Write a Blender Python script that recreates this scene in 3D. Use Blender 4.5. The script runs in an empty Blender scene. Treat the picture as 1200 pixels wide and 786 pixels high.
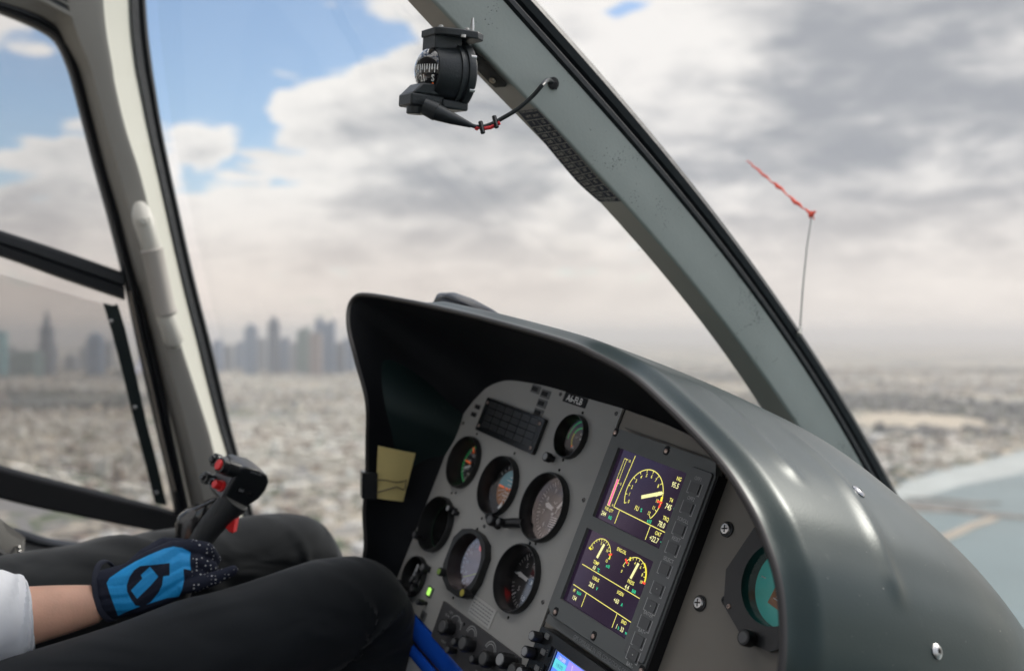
import bpy, bmesh, math, random
import numpy as np
from mathutils import Vector, Matrix
random.seed(5); np.random.seed(5)
S = bpy.context.scene
COL = S.collection
rad = math.radians
ALT = 250.0
CAM = Vector((0, 0, ALT))
FPX = 1167.0
MW = {}

# ------------------------------------------------------------------ frames
def vec(*a): return Vector(a)
R = vec(.512272, -.848451, -.133071).normalized()            # aircraft right
U = vec(.3602753, .0716497, .9300903); U = (U - R * U.dot(R)).normalized()   # up the instrument panel
N = R.cross(U)                                               # out of the panel
F = vec(0, 0, 1).cross(R).normalized()                       # aircraft forward
A = R.cross(F).normalized()                                  # aircraft up
O = vec(.0462725, 1.2, -.207712)
def mat4(x, y, z, o):
    return Matrix(((x.x, y.x, z.x, o.x), (x.y, y.y, z.y, o.y), (x.z, y.z, z.z, o.z), (0, 0, 0, 1)))
PANEL = mat4(R, U, N, O + CAM)
def ray(px, py): return vec((px - 600) / FPX, 1, (393 - py) / FPX)
def P(px, py, y): return ray(px, py) * y + CAM                # a place in the cabin at distance y
def PS(px, py, s):                                           # ... on the lateral station s of the airframe
    d = ray(px, py); return d * (s / d.dot(R)) + CAM
def AF(s, a, h): return R * s + F * a + A * h + CAM

# ------------------------------------------------------------------ materials
MATS = {}
def nt(m):
    m.use_nodes = True; t = m.node_tree
    return t, t.nodes, t.links
def mat(name, col, rough=.5, metal=0, spec=.5, emit=None, es=0, bump=0, bscale=200, var=0, vscale=30, coat=0, sheen=0, dist=.001, rvar=0):
    if name in MATS: return MATS[name]
    m = bpy.data.materials.new(name); t, n, l = nt(m)
    b = n['Principled BSDF']
    b.inputs['Base Color'].default_value = (*col, 1); b.inputs['Roughness'].default_value = rough
    b.inputs['Metallic'].default_value = metal; b.inputs['Specular IOR Level'].default_value = spec
    b.inputs['Coat Weight'].default_value = coat; b.inputs['Coat Roughness'].default_value = .08
    b.inputs['Sheen Weight'].default_value = sheen
    if emit: b.inputs['Emission Color'].default_value = (*emit, 1); b.inputs['Emission Strength'].default_value = es
    if bump or var or rvar:
        tc = n.new('ShaderNodeTexCoord')
    if bump:
        nz = n.new('ShaderNodeTexNoise'); nz.inputs['Scale'].default_value = bscale; nz.inputs['Detail'].default_value = 4
        l.new(tc.outputs['Object'], nz.inputs['Vector'])
        bp = n.new('ShaderNodeBump'); bp.inputs['Strength'].default_value = bump; bp.inputs['Distance'].default_value = dist
        l.new(nz.outputs['Fac'], bp.inputs['Height']); l.new(bp.outputs['Normal'], b.inputs['Normal'])
    if var:
        nz = n.new('ShaderNodeTexNoise'); nz.inputs['Scale'].default_value = vscale; nz.inputs['Detail'].default_value = 6
        l.new(tc.outputs['Object'], nz.inputs['Vector'])
        mr = n.new('ShaderNodeMapRange'); mr.inputs[1].default_value = .3; mr.inputs[2].default_value = .7
        mr.inputs[3].default_value = 1 - var; mr.inputs[4].default_value = 1 + var
        l.new(nz.outputs['Fac'], mr.inputs[0])
        mx = n.new('ShaderNodeVectorMath'); mx.operation = 'SCALE'; mx.inputs[0].default_value = col
        l.new(mr.outputs[0], mx.inputs['Scale']); l.new(mx.outputs[0], b.inputs['Base Color'])
    if rvar:
        nz = n.new('ShaderNodeTexNoise'); nz.inputs['Scale'].default_value = 9; nz.inputs['Detail'].default_value = 7
        l.new(tc.outputs['Object'], nz.inputs['Vector'])
        mr = n.new('ShaderNodeMapRange'); mr.inputs[1].default_value = .3; mr.inputs[2].default_value = .7
        mr.inputs[3].default_value = rough - rvar; mr.inputs[4].default_value = rough + rvar
        l.new(nz.outputs['Fac'], mr.inputs[0]); l.new(mr.outputs[0], b.inputs['Roughness'])
    MATS[name] = m; return m
def glow(name, col, es=1.0):
    return mat(name, tuple(c * .3 for c in col), .4, emit=col, es=es)
def glass(name, tint=(.97, .98, .98), base=.03, top=.55, rough=0.0, refl=(1, 1, 1), dust=0):
    if name in MATS: return MATS[name]
    m = bpy.data.materials.new(name); t, n, l = nt(m); n.clear()
    out = n.new('ShaderNodeOutputMaterial'); mx = n.new('ShaderNodeMixShader'); tr = n.new('ShaderNodeBsdfTransparent'); g = n.new('ShaderNodeBsdfGlossy')
    tr.inputs[0].default_value = (*tint, 1); g.inputs['Roughness'].default_value = rough; g.inputs['Color'].default_value = (*refl, 1)
    lw = n.new('ShaderNodeLayerWeight'); lw.inputs['Blend'].default_value = .5
    pw = n.new('ShaderNodeMath'); pw.operation = 'POWER'; pw.inputs[1].default_value = 4.5
    ma = n.new('ShaderNodeMath'); ma.operation = 'MULTIPLY_ADD'; ma.inputs[1].default_value = top; ma.inputs[2].default_value = base
    l.new(lw.outputs['Facing'], pw.inputs[0]); l.new(pw.outputs[0], ma.inputs[0]); l.new(ma.outputs[0], mx.inputs[0])
    l.new(tr.outputs[0], mx.inputs[1]); l.new(g.outputs[0], mx.inputs[2])
    last = mx
    if dust:      # wiping streaks and dust in the acrylic
        tc = n.new('ShaderNodeTexCoord'); mp = n.new('ShaderNodeMapping'); mp.inputs['Scale'].default_value = (1, 1, 5); mp.inputs['Rotation'].default_value = (.3, .7, .2)
        nz = n.new('ShaderNodeTexNoise'); nz.inputs['Scale'].default_value = 2.2; nz.inputs['Detail'].default_value = 7; nz.inputs['Distortion'].default_value = 1.2
        l.new(tc.outputs['Object'], mp.inputs[0]); l.new(mp.outputs[0], nz.inputs['Vector'])
        mr = n.new('ShaderNodeMapRange'); mr.inputs[1].default_value = .48; mr.inputs[2].default_value = .75; mr.inputs[3].default_value = dust * .25; mr.inputs[4].default_value = dust
        l.new(nz.outputs['Fac'], mr.inputs[0])
        df = n.new('ShaderNodeBsdfTranslucent'); df.inputs[0].default_value = (.8, .8, .8, 1)
        m2 = n.new('ShaderNodeMixShader'); l.new(mr.outputs[0], m2.inputs[0]); l.new(mx.outputs[0], m2.inputs[1]); l.new(df.outputs[0], m2.inputs[2]); last = m2
    l.new(last.outputs[0], out.inputs['Surface'])
    MATS[name] = m; return m

PANELG = mat('panel_grey_paint', (.385, .375, .35), .55, bump=.25, bscale=900, var=.05, vscale=14, dist=.0004)
PANELB = mat('panel_warm_grey_paint', (.235, .21, .175), .5, bump=.25, bscale=900, var=.05, vscale=14, dist=.0004)
BLACK = mat('black_plastic', (.012, .012, .013), .42, bump=.15, bscale=600, dist=.0003)
BLACKM = mat('black_matte', (.010, .010, .011), .75)
BLACKS = mat('black_semi_gloss', (.014, .015, .016), .22)
HOODIN = mat('hood_lining_black', (.004, .005, .007), .7, spec=.25, bump=.3, bscale=500, dist=.0004)
DGREY = mat('dark_grey_plastic', (.055, .056, .058), .5, bump=.15, bscale=700, dist=.0003)
BEZEL = mat('display_bezel_grey', (.15, .157, .153), .55, bump=.15, bscale=900, dist=.0003)
KEYS = mat('key_grey', (.14, .143, .143), .5)
WHITE = mat('instrument_white', (.88, .87, .84), .5)
DIALB = mat('dial_black', (.02, .02, .021), .5)
STEEL = mat('screw_steel', (.55, .54, .52), .32, metal=1)
DARKHOLE = mat('dark_hole', (.004, .004, .004), .9)
RUBBER = mat('rubber_seal', (.013, .015, .018), .5, bump=.3, bscale=90, dist=.002)

# ------------------------------------------------------------------ mesh builder
class MB:
    def __init__(s, *mats): s.V = []; s.Fc = []; s.M = []; s.mats = list(mats)
    def mi(s, m):
        if m is None: return 0
        if m not in s.mats: s.mats.append(m)
        return s.mats.index(m)
    def add(s, vs, fs, m=None):
        b = len(s.V); s.V += [Vector(v) for v in vs]; k = s.mi(m)
        for f in fs: s.Fc.append(tuple(b + i for i in f)); s.M.append(k)
    def box(s, c, d, m=None, rot=None, taper=1):
        vs = []
        for sz in (-1, 1):
            k = taper if sz > 0 else 1
            for sx, sy in ((-1, -1), (1, -1), (1, 1), (-1, 1)):
                v = Vector((sx * d[0] / 2 * k, sy * d[1] / 2 * k, sz * d[2] / 2))
                if rot: v = rot @ v
                vs.append(v + Vector(c))
        s.add(vs, [(3, 2, 1, 0), (4, 5, 6, 7), (0, 1, 5, 4), (1, 2, 6, 5), (2, 3, 7, 6), (3, 0, 4, 7)], m)
    def rect(s, u0, v0, u1, v1, w, m=None):
        s.add([(u0, v0, w), (u1, v0, w), (u1, v1, w), (u0, v1, w)], [(0, 1, 2, 3)], m)
    def lathe(s, prof, m=None, c=(0, 0, 0), M=None, seg=48, cap0=True, cap1=True):
        # prof: (r, h) revolved about local +z
        M = M or Matrix.Identity(3); c = Vector(c); vs = []
        for r, h in prof:
            for i in range(seg):
                a = 2 * math.pi * i / seg
                vs.append(M @ Vector((r * math.cos(a), r * math.sin(a), h)) + c)
        fs = []
        for j in range(len(prof) - 1):
            for i in range(seg):
                k = (i + 1) % seg
                fs.append((j * seg + i, j * seg + k, (j + 1) * seg + k, (j + 1) * seg + i))
        if cap0: fs.append(tuple(range(seg - 1, -1, -1)))
        if cap1: fs.append(tuple((len(prof) - 1) * seg + i for i in range(seg)))
        s.add(vs, fs, m)
    def prism(s, poly, h0, h1, m=None, M=None, c=(0, 0, 0)):
        M = M or Matrix.Identity(3); c = Vector(c); n = len(poly)
        vs = [M @ Vector((x, y, h0)) + c for x, y in poly] + [M @ Vector((x, y, h1)) + c for x, y in poly]
        fs = [tuple(range(n - 1, -1, -1)), tuple(range(n, 2 * n))] + [(i, (i + 1) % n, n + (i + 1) % n, n + i) for i in range(n)]
        s.add(vs, fs, m)
    def tube(s, pts, r, m=None, seg=12, caps=True):
        pts = [Vector(p) for p in pts]; n = len(pts); rr = r if isinstance(r, (list, tuple)) else [r] * n
        up = None; vs = []
        for i, p in enumerate(pts):
            d = (pts[min(i + 1, n - 1)] - pts[max(i - 1, 0)]).normalized()
            if up is None: up = d.orthogonal().normalized()
            up = (up - d * up.dot(d)).normalized(); sd = d.cross(up)
            for k in range(seg):
                a = 2 * math.pi * k / seg
                vs.append(p + (up * math.cos(a) + sd * math.sin(a)) * rr[i])
        fs = [(i * seg + k, i * seg + (k + 1) % seg, (i + 1) * seg + (k + 1) % seg, (i + 1) * seg + k) for i in range(n - 1) for k in range(seg)]
        if caps: fs += [tuple(range(seg - 1, -1, -1)), tuple((n - 1) * seg + k for k in range(seg))]
        s.add(vs, fs, m)
    def grid(s, rows, m=None, flip=False):
        n = len(rows[0]); vs = [v for r in rows for v in r]
        fs = [(j * n + i, j * n + i + 1, (j + 1) * n + i + 1, (j + 1) * n + i) for j in range(len(rows) - 1) for i in range(n - 1)]
        if flip: fs = [f[::-1] for f in fs]
        s.add(vs, fs, m)
    def arc(s, cx, cy, r0, r1, a0, a1, w, m=None, n=32):   # degrees, counter clockwise from +x
        rows = [[], []]
        for i in range(n + 1):
            a = rad(a0 + (a1 - a0) * i / n)
            rows[0].append((cx + r0 * math.cos(a), cy + r0 * math.sin(a), w)); rows[1].append((cx + r1 * math.cos(a), cy + r1 * math.sin(a), w))
        s.grid(rows, m, flip=(a1 < a0) == (r1 < r0))
    def line(s, x0, y0, x1, y1, t, w, m=None, t1=None):
        d = Vector((x1 - x0, y1 - y0)); L = d.length or 1; p = Vector((-d.y, d.x)) / L / 2; t1 = t if t1 is None else t1
        s.add([(x0 - p.x * t, y0 - p.y * t, w), (x1 - p.x * t1, y1 - p.y * t1, w), (x1 + p.x * t1, y1 + p.y * t1, w), (x0 + p.x * t, y0 + p.y * t, w)], [(0, 1, 2, 3)], m)
    def tick(s, cx, cy, r0, r1, a, t, w, m=None):
        a = rad(a); s.line(cx + r0 * math.cos(a), cy + r0 * math.sin(a), cx + r1 * math.cos(a), cy + r1 * math.sin(a), t, w, m)
    def text(s, txt, x, y, size, w, m=None, ang=0, sx=1.0, fn=None, ax='CENTER', bold=0):
        vs, fs = text_mesh(txt, ax, bold); c, d = math.cos(rad(ang)), math.sin(rad(ang)); out = []
        for a, b in vs:
            a *= size * sx; b *= size
            q = (x + a * c - b * d, y + a * d + b * c, w)
            out.append(fn(*q) if fn else q)
        s.add(out, fs, m)
    def obj(s, name, parent=None, world=False, bevel=0, bseg=2, angle=35, smooth=True, loc=None):
        me = bpy.data.meshes.new(name)
        PM = MW[parent] if parent else Matrix.Translation(loc if loc is not None else (0, 0, 0))
        V = s.V
        if world: Mi = PM.inverted(); V = [Mi @ v for v in V]
        me.from_pydata([tuple(v) for v in V], [], s.Fc)
        for m in s.mats: me.materials.append(m)
        me.polygons.foreach_set('material_index', s.M)
        if smooth:
            me.polygons.foreach_set('use_smooth', [True] * len(me.polygons)); me.set_sharp_from_angle(angle=rad(angle))
        me.update()
        o = bpy.data.objects.new(name, me); COL.objects.link(o)
        if parent: o.parent = parent
        else: o.matrix_world = PM
        MW[o] = PM
        if bevel:
            b = o.modifiers.new('bevel', 'BEVEL'); b.width = bevel; b.segments = bseg; b.limit_method = 'ANGLE'; b.angle_limit = rad(40); b.harden_normals = False
        return o
_tc = {}
def text_mesh(txt, ax='CENTER', bold=0):
    k = (txt, ax, bold)
    if k in _tc: return _tc[k]
    cu = bpy.data.curves.new('t', 'FONT'); cu.body = txt; cu.size = 1; cu.align_x = ax; cu.align_y = 'CENTER'; cu.resolution_u = 2; cu.offset = bold
    ob = bpy.data.objects.new('t', cu); COL.objects.link(ob)
    me = ob.to_mesh()
    r = ([(v.co.x, v.co.y) for v in me.vertices], [tuple(p.vertices) for p in me.polygons])
    ob.to_mesh_clear(); bpy.data.objects.remove(ob); bpy.data.curves.remove(cu)
    _tc[k] = r; return r
def tag(o, label=None, cat=None, group=None, kind=None):
    if label: o['label'] = label
    if cat: o['category'] = cat
    if group: o['group'] = group
    if kind: o['kind'] = kind
    return o
def empty(name, M, label, cat, group=None):
    o = bpy.data.objects.new(name, None); COL.objects.link(o); o.empty_display_size = .05
    if not isinstance(M, Matrix): M = Matrix.Translation(M)
    o.matrix_world = M; MW[o] = M
    return tag(o, label, cat, group)
def crom(pts, n):
    pts = [Vector(p) for p in pts]; m = len(pts); out = []
    for k in range(n):
        t = k / (n - 1) * (m - 1); i = min(int(t), m - 2); f = t - i
        p0, p1, p2, p3 = pts[max(i - 1, 0)], pts[i], pts[i + 1], pts[min(i + 2, m - 1)]
        out.append(.5 * ((2 * p1) + (p2 - p0) * f + (2 * p0 - 5 * p1 + 4 * p2 - p3) * f * f + (3 * p1 - p0 - 3 * p2 + p3) * f ** 3))
    return out
def sstep(a, b, x):
    t = min(1, max(0, (x - a) / (b - a))); return t * t * (3 - 2 * t)
def plate_with_holes(outer, holes, h0, h1):
    cu = bpy.data.curves.new('p', 'CURVE'); cu.dimensions = '2D'; cu.fill_mode = 'BOTH'; cu.extrude = (h1 - h0) / 2
    for pl in [outer] + holes:
        sp = cu.splines.new('POLY'); sp.points.add(len(pl) - 1); sp.use_cyclic_u = True
        for i, (x, y) in enumerate(pl): sp.points[i].co = (x, y, 0, 1)
    ob = bpy.data.objects.new('p', cu); COL.objects.link(ob); me = ob.to_mesh()
    r = ([(v.co.x, v.co.y, v.co.z + (h0 + h1) / 2) for v in me.vertices], [tuple(p.vertices) for p in me.polygons])
    ob.to_mesh_clear(); bpy.data.objects.remove(ob); bpy.data.curves.remove(cu)
    return r
def circ(x, y, r, n=48): return [(x + r * math.cos(2 * math.pi * i / n), y + r * math.sin(2 * math.pi * i / n)) for i in range(n)]
def mm(*a): return tuple(x / 1000 for x in a)
# ------------------------------------------------------------------ sky, sun, camera
SUN_EL, SUN_AZ = rad(36), rad(62)       # azimuth clockwise from +Y (seen from above)
w = bpy.data.worlds.new('World'); S.world = w; w.use_nodes = True
t, n, l = w.node_tree, w.node_tree.nodes, w.node_tree.links; n.clear()
out = n.new('ShaderNodeOutputWorld')
sky = n.new('ShaderNodeTexSky'); sky.sky_type = 'NISHITA'; sky.sun_disc = False
sky.sun_elevation = SUN_EL; sky.sun_rotation = SUN_AZ; sky.altitude = 200; sky.air_density = 1.0; sky.dust_density = 1.2; sky.ozone_density = 1.4
bg = n.new('ShaderNodeBackground'); bg.inputs['Strength'].default_value = .1
tc = n.new('ShaderNodeTexCoord')
def M_(op, a, b=None, c=None):
    x = n.new('ShaderNodeMath'); x.operation = op
    for i, v in enumerate((a, b, c)):
        if v is None: continue
        if isinstance(v, (int, float)): x.inputs[i].default_value = v
        else: l.new(v, x.inputs[i])
    return x.outputs[0]
def VM(op, a, b=None):
    x = n.new('ShaderNodeVectorMath'); x.operation = op
    for i, v in enumerate((a, b)):
        if v is None: continue
        if isinstance(v, (tuple, Vector)): x.inputs[i].default_value = tuple(v)
        else: l.new(v, x.inputs[i])
    return x
def SM(v, a, b, lo=0, hi=1):
    x = n.new('ShaderNodeMapRange'); x.interpolation_type = 'SMOOTHSTEP'
    x.inputs[1].default_value = a; x.inputs[2].default_value = b; x.inputs[3].default_value = lo; x.inputs[4].default_value = hi
    l.new(v, x.inputs[0]); return x.outputs[0]
def MIX(f, a, b):
    x = n.new('ShaderNodeMix'); x.data_type = 'RGBA'
    l.new(f, x.inputs[0]) if not isinstance(f, float) else setattr(x.inputs[0], 'default_value', f)
    for i, v in ((6, a), (7, b)):
        if isinstance(v, tuple): x.inputs[i].default_value = (*v, 1)
        else: l.new(v, x.inputs[i])
    return x.outputs[2]
D = VM('NORMALIZE', tc.outputs['Generated']).outputs[0]
sp = n.new('ShaderNodeSeparateXYZ'); l.new(D, sp.inputs[0])
el = M_('MAXIMUM', sp.outputs[2], 0.0)
den = M_('ADD', el, .42)
def cloudp(sx, sy, off):
    cx = M_('DIVIDE', M_('MULTIPLY', sp.outputs[0], sx), den); cy = M_('DIVIDE', M_('MULTIPLY', sp.outputs[1], sy), den)
    c = n.new('ShaderNodeCombineXYZ'); l.new(cx, c.inputs[0]); l.new(cy, c.inputs[1]); l.new(M_('MULTIPLY', sp.outputs[2], 3.6), c.inputs[2])
    return VM('ADD', c.outputs[0], off).outputs[0]
def noise(v, sc, det, ro, dist=0):
    x = n.new('ShaderNodeTexNoise'); l.new(v, x.inputs['Vector']); x.inputs['Scale'].default_value = sc; x.inputs['Detail'].default_value = det
    x.inputs['Roughness'].default_value = ro; x.inputs['Distortion'].default_value = dist; return x.outputs['Fac']
def blob(px, py, sig):      # a weather patch fixed in the sky around a bearing and height
    d = ray(px, py).normalized(); s = 2 * (sig / FPX) ** 2
    q = M_('SUBTRACT', 1.0, VM('DOT_PRODUCT', D, d).outputs['Value'])
    return M_('EXPONENT', M_('MULTIPLY', q, -2 / s))
def total(lst):
    r = None
    for (px, py, sg, a) in lst:
        q = M_('MULTIPLY', blob(px, py, sg), a); r = q if r is None else M_('ADD', r, q)
    return r
def cell(v, sc, sm):
    x = n.new('ShaderNodeTexVoronoi'); x.feature = 'F1'; x.inputs['Scale'].default_value = sc; l.new(v, x.inputs['Vector']); return x.outputs['Distance']
pc = cloudp(1.0, 1.0, (3.4, 1.1, 0))
pl_ = cloudp(1.0, 1.0, (3.4, 1.1, 0))
def field(v):
    wv = VM('ADD', v, VM('SCALE', noise_col(v, 5.0)).outputs[0]); wv = wv.outputs[0]
    a = noise(v, 3.1, 9, .58, .15); c1 = M_('MULTIPLY', M_('SUBTRACT', .42, cell(wv, 6.0, .35)), .27); c2 = M_('MULTIPLY', M_('SUBTRACT', .42, cell(wv, 15.0, .35)), .17)
    return M_('ADD', a, M_('ADD', c1, c2))
def noise_col(v, sc):
    x = n.new('ShaderNodeTexNoise'); l.new(v, x.inputs['Vector']); x.inputs['Scale'].default_value = sc; x.inputs['Detail'].default_value = 4
    y = VM('SUBTRACT', x.outputs['Color'], (.5, .5, .5)); y2 = VM('SCALE', y.outputs[0]); y2.inputs['Scale'].default_value = .12; return y2.outputs[0]
n1 = field(pc)
n2 = noise(VM('ADD', pc, (.03, .02, .09)).outputs[0], 3.1, 6, .58, .15)
n1s = noise(pc, 3.1, 6, .58, .15)     # the same field a step towards the sun, for the lit rims
n3 = noise(cloudp(1., 1.2, (7, 2.6, 5)), 3.2, 8, .6, .3)
n4 = noise(cloudp(1., 1.2, (1, 8, 2)), 7.5, 8, .6, .3)
cover = M_('ADD', n1, total([(235, 20, 95, -.27), (300, 75, 60, -.15), (180, 110, 45, -.18), (60, 110, 60, -.22), (10, 150, 40, -.1), (350, 20, 40, -.06), (345, 165, 45, .10), (250, 195, 45, .07),
                             (560, 200, 110, .13), (420, 30, 40, .0), (455, 25, 36, -.12), (385, 70, 22, -.05), (1000, 130, 230, .15), (770, 60, 120, .06), (300, 300, 200, .10), (60, 180, 40, .12), (160, 290, 60, .12), (1190, 50, 40, .15), (1195, 280, 40, .12), (210, 150, 25, .06), (700, 330, 420, .10), (345, 208, 22, -.13), (400, 205, 18, -.08), (735, 12, 26, -.26), (930, 95, 22, -.08)]))
cover = M_('ADD', cover, .03)
mask = SM(cover, .44, .53)
thick = SM(cover, .47, .72)
rim = M_('SUBTRACT', n1s, n2)
dark = total([(545, 225, 70, .45), (440, 250, 50, .22), (640, 215, 60, .25), (1110, 110, 95, .50), (1010, 70, 70, .35), (940, 170, 70, .30), (1190, 20, 60, .5), (850, 200, 70, .22), (1120, 215, 80, .30), (950, 30, 50, .25), (20, 200, 60, .3), (720, 300, 60, .12), (1000, 300, 90, .12), (60, 250, 60, .2),
              (1080, 262, 30, -.25), (890, 150, 35, -.35), (330, 150, 60, -.5), (240, 210, 60, -.4), (740, 50, 80, -.35), (650, 20, 60, -.2), (840, 70, 45, -.3), (1150, 60, 30, -.2), (520, 300, 80, -.15)])
g = M_('ADD', M_('MULTIPLY', thick, .52), M_('ADD', M_('MULTIPLY', rim, -1.8), M_('MULTIPLY', M_('SUBTRACT', n1, n1s), -1.6)))
g = M_('ADD', g, M_('MULTIPLY', M_('SUBTRACT', n3, .5), 1.9))
g = M_('ADD', g, M_('MULTIPLY', M_('SUBTRACT', n4, .5), 1.5))
g = M_('ADD', g, M_('MULTIPLY', dark, .62))
g = SM(g, -.02, 1.32)
ccol = MIX(g, (7.7, 7.5, 7.3), (3.15, 3.3, 3.6))
ccol = VM('SCALE', ccol); l.new(SM(sp.outputs[2], .40, .78, 1.0, 3.0), ccol.inputs['Scale']); ccol = ccol.outputs[0]  # overhead cloud brightened above the frame, added fill for the dim cabin
lowf = SM(el, .0, .17, 1, 0)
ccol = MIX(M_('MULTIPLY', lowf, .80), ccol, MIX(blob(1050, 330, 330), (7.2, 6.15, 5.4), (7.9, 7.2, 6.6)))
skyc = VM('SCALE', sky.outputs[0]); skyc.inputs['Scale'].default_value = 1.35
skyc = MIX(SM(el, .0, .2, .55, 0), skyc.outputs[0], (5.3, 5.0, 4.9))
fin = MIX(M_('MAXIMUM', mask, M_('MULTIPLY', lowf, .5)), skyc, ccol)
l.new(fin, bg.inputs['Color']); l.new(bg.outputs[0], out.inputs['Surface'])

sl = bpy.data.lights.new('sun', 'SUN'); sl.energy = 2.0; sl.angle = rad(12); sl.color = (1, .95, .87)
so = bpy.data.objects.new('sun', sl); COL.objects.link(so)
sd = vec(math.cos(SUN_EL) * math.sin(SUN_AZ), math.cos(SUN_EL) * math.cos(SUN_AZ), math.sin(SUN_EL))
so.rotation_euler = sd.to_track_quat('Z', 'Y').to_euler(); so.location = (0, 0, 900)

cd = bpy.data.cameras.new('camera'); cd.sensor_width = 36; cd.lens = 36 * FPX / 1200; cd.clip_start = .02; cd.clip_end = 250000
cd.dof.use_dof = True; cd.dof.focus_distance = 1.03; cd.dof.aperture_fstop = 3.4; cd.dof.aperture_blades = 7
co = bpy.data.objects.new('camera', cd); COL.objects.link(co); co.location = CAM; co.rotation_euler = (math.pi / 2, 0, 0)
S.camera = co
S.view_settings.view_transform = 'Standard'; S.view_settings.look = 'None'; S.view_settings.exposure = .35; S.view_settings.gamma = 1; S.view_settings.use_curve_mapping = False
S.render.engine = 'CYCLES'; S.cycles.use_denoising = True
S.cycles.max_bounces = 6; S.cycles.transparent_max_bounces = 16; S.cycles.volume_bounces = 0; S.cycles.sample_clamp_indirect = 6; S.cycles.caustics_reflective = False; S.cycles.caustics_refractive = False
# ------------------------------------------------------------------ ground, sea, city
def ground_mat():
    m = bpy.data.materials.new('city_ground'); t, n, l = nt(m); b = n['Principled BSDF']; b.inputs['Roughness'].default_value = .9
    geo = n.new('ShaderNodeNewGeometry')
    def vor(sc, rnd=1, feat='F1'):
        v = n.new('ShaderNodeTexVoronoi'); v.inputs['Scale'].default_value = sc; v.inputs['Randomness'].default_value = rnd; v.feature = feat
        l.new(geo.outputs['Position'], v.inputs['Vector']); return v
    def nz(sc, det=5):
        v = n.new('ShaderNodeTexNoise'); v.inputs['Scale'].default_value = sc; v.inputs['Detail'].default_value = det
        l.new(geo.outputs['Position'], v.inputs['Vector']); return v.outputs['Fac']
    def mr(x, a, b_):
        q = n.new('ShaderNodeMapRange'); q.interpolation_type = 'SMOOTHSTEP'; q.inputs[1].default_value = a; q.inputs[2].default_value = b_; l.new(x, q.inputs[0]); return q.outputs[0]
    def mix(f, a, b_):
        q = n.new('ShaderNodeMix'); q.data_type = 'RGBA'; l.new(f, q.inputs[0])
        for i, v in ((6, a), (7, b_)):
            if isinstance(v, tuple): q.inputs[i].default_value = (*v, 1)
            else: l.new(v, q.inputs[i])
        return q.outputs[2]
    plot = vor(1 / 40.)
    r = n.new('ShaderNodeValToRGB'); e = r.color_ramp; e.interpolation = 'CONSTANT'
    e.elements[0].color = (.40, .35, .27, 1); e.elements[1].position = .22; e.elements[1].color = (.31, .28, .23, 1)
    for p_, c in ((.38, (.36, .33, .285)), (.52, (.15, .15, .14)), (.64, (.30, .25, .19)), (.78, (.10, .115, .065)), (.9, (.36, .345, .32))):
        x = e.elements.new(p_); x.color = (*c, 1)
    sp = n.new('ShaderNodeSeparateXYZ'); l.new(plot.outputs['Color'], sp.inputs[0]); l.new(sp.outputs[0], r.inputs[0])
    road = vor(1 / 150., .6, 'DISTANCE_TO_EDGE')
    inv = n.new('ShaderNodeMapRange'); inv.inputs[1].default_value = .035; inv.inputs[2].default_value = .06; inv.inputs[3].default_value = 1; inv.inputs[4].default_value = 0
    l.new(road.outputs['Distance'], inv.inputs[0])
    c = mix(mr(nz(1 / 120.), .52, .58), r.outputs[0], (.075, .095, .05))
    c = mix(inv.outputs[0], c, (.17, .165, .16))
    c = mix(mr(nz(1 / 900., 4), .53, .60), c, (.42, .36, .27)); c = mix(mr(nz(1 / 1500., 3), .56, .62), c, (.10, .105, .095))
    l.new(c, b.inputs['Base Color']); return m
GND = ground_mat()
b = MB(GND); Q = 45000
b.add([(-Q, -8000, 0), (Q, -8000, 0), (Q, 2 * Q, 0), (-Q, 2 * Q, 0)], [(0, 1, 2, 3)])
tag(b.obj('ground', smooth=False), kind='structure')

def gp(px, py, z=0):          # place on the ground seen below a bearing
    d = ray(px, py); t = (ALT - z) / -d.z; return vec(d.x * t, t, z)
seam = mat('sea_water', (.12, .175, .18), .3, bump=.35, bscale=.08, dist=.6, var=.12, vscale=.004)
coast = [(1041, 572), (1060, 564), (1090, 555), (1125, 546), (1160, 538), (1200, 528), (1260, 515), (1340, 499), (1500, 480), (1900, 468), (4000, 460)]
cp = []
for c0, c1_ in zip(coast[:-1], coast[1:]):      # an uneven shoreline
    for k in range(8): t_ = k / 8; q = gp(c0[0] + (c1_[0] - c0[0]) * t_, c0[1] + (c1_[1] - c0[1]) * t_, z=.3); cp.append(q + vec(random.uniform(-14, 14), random.uniform(-22, 22), 0))
b = MB(seam); cp2 = [vec(300, -7000, .3), vec(100, 300, .3), vec(300, 900, .3), vec(480, 1350, .3)] + cp + [vec(9000, -7000, .3)]
b.add(cp2, [tuple(range(len(cp2)))[::-1]]); tag(b.obj('sea', smooth=False), kind='structure')
shal = mat('shallow_water_pale', (.36, .385, .365), .6, var=.15, vscale=.01)
b = MB(shal); q = [gp(x, y, .5) for x, y in [(1041, 573), (1060, 565), (1090, 556), (1125, 547), (1160, 539), (1200, 529), (1260, 516), (1340, 500), (1380, 506), (1300, 530), (1230, 548), (1180, 558), (1130, 568), (1090, 580), (1060, 586)]]
b.add(q, [tuple(range(len(q)))[::-1]]); tag(b.obj('shallow_water', smooth=False), kind='structure')  # pale shallow water between the shore and the breakwater
rock = mat('breakwater_rock', (.15, .14, .125), .95, var=.5, vscale=.05)
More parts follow.
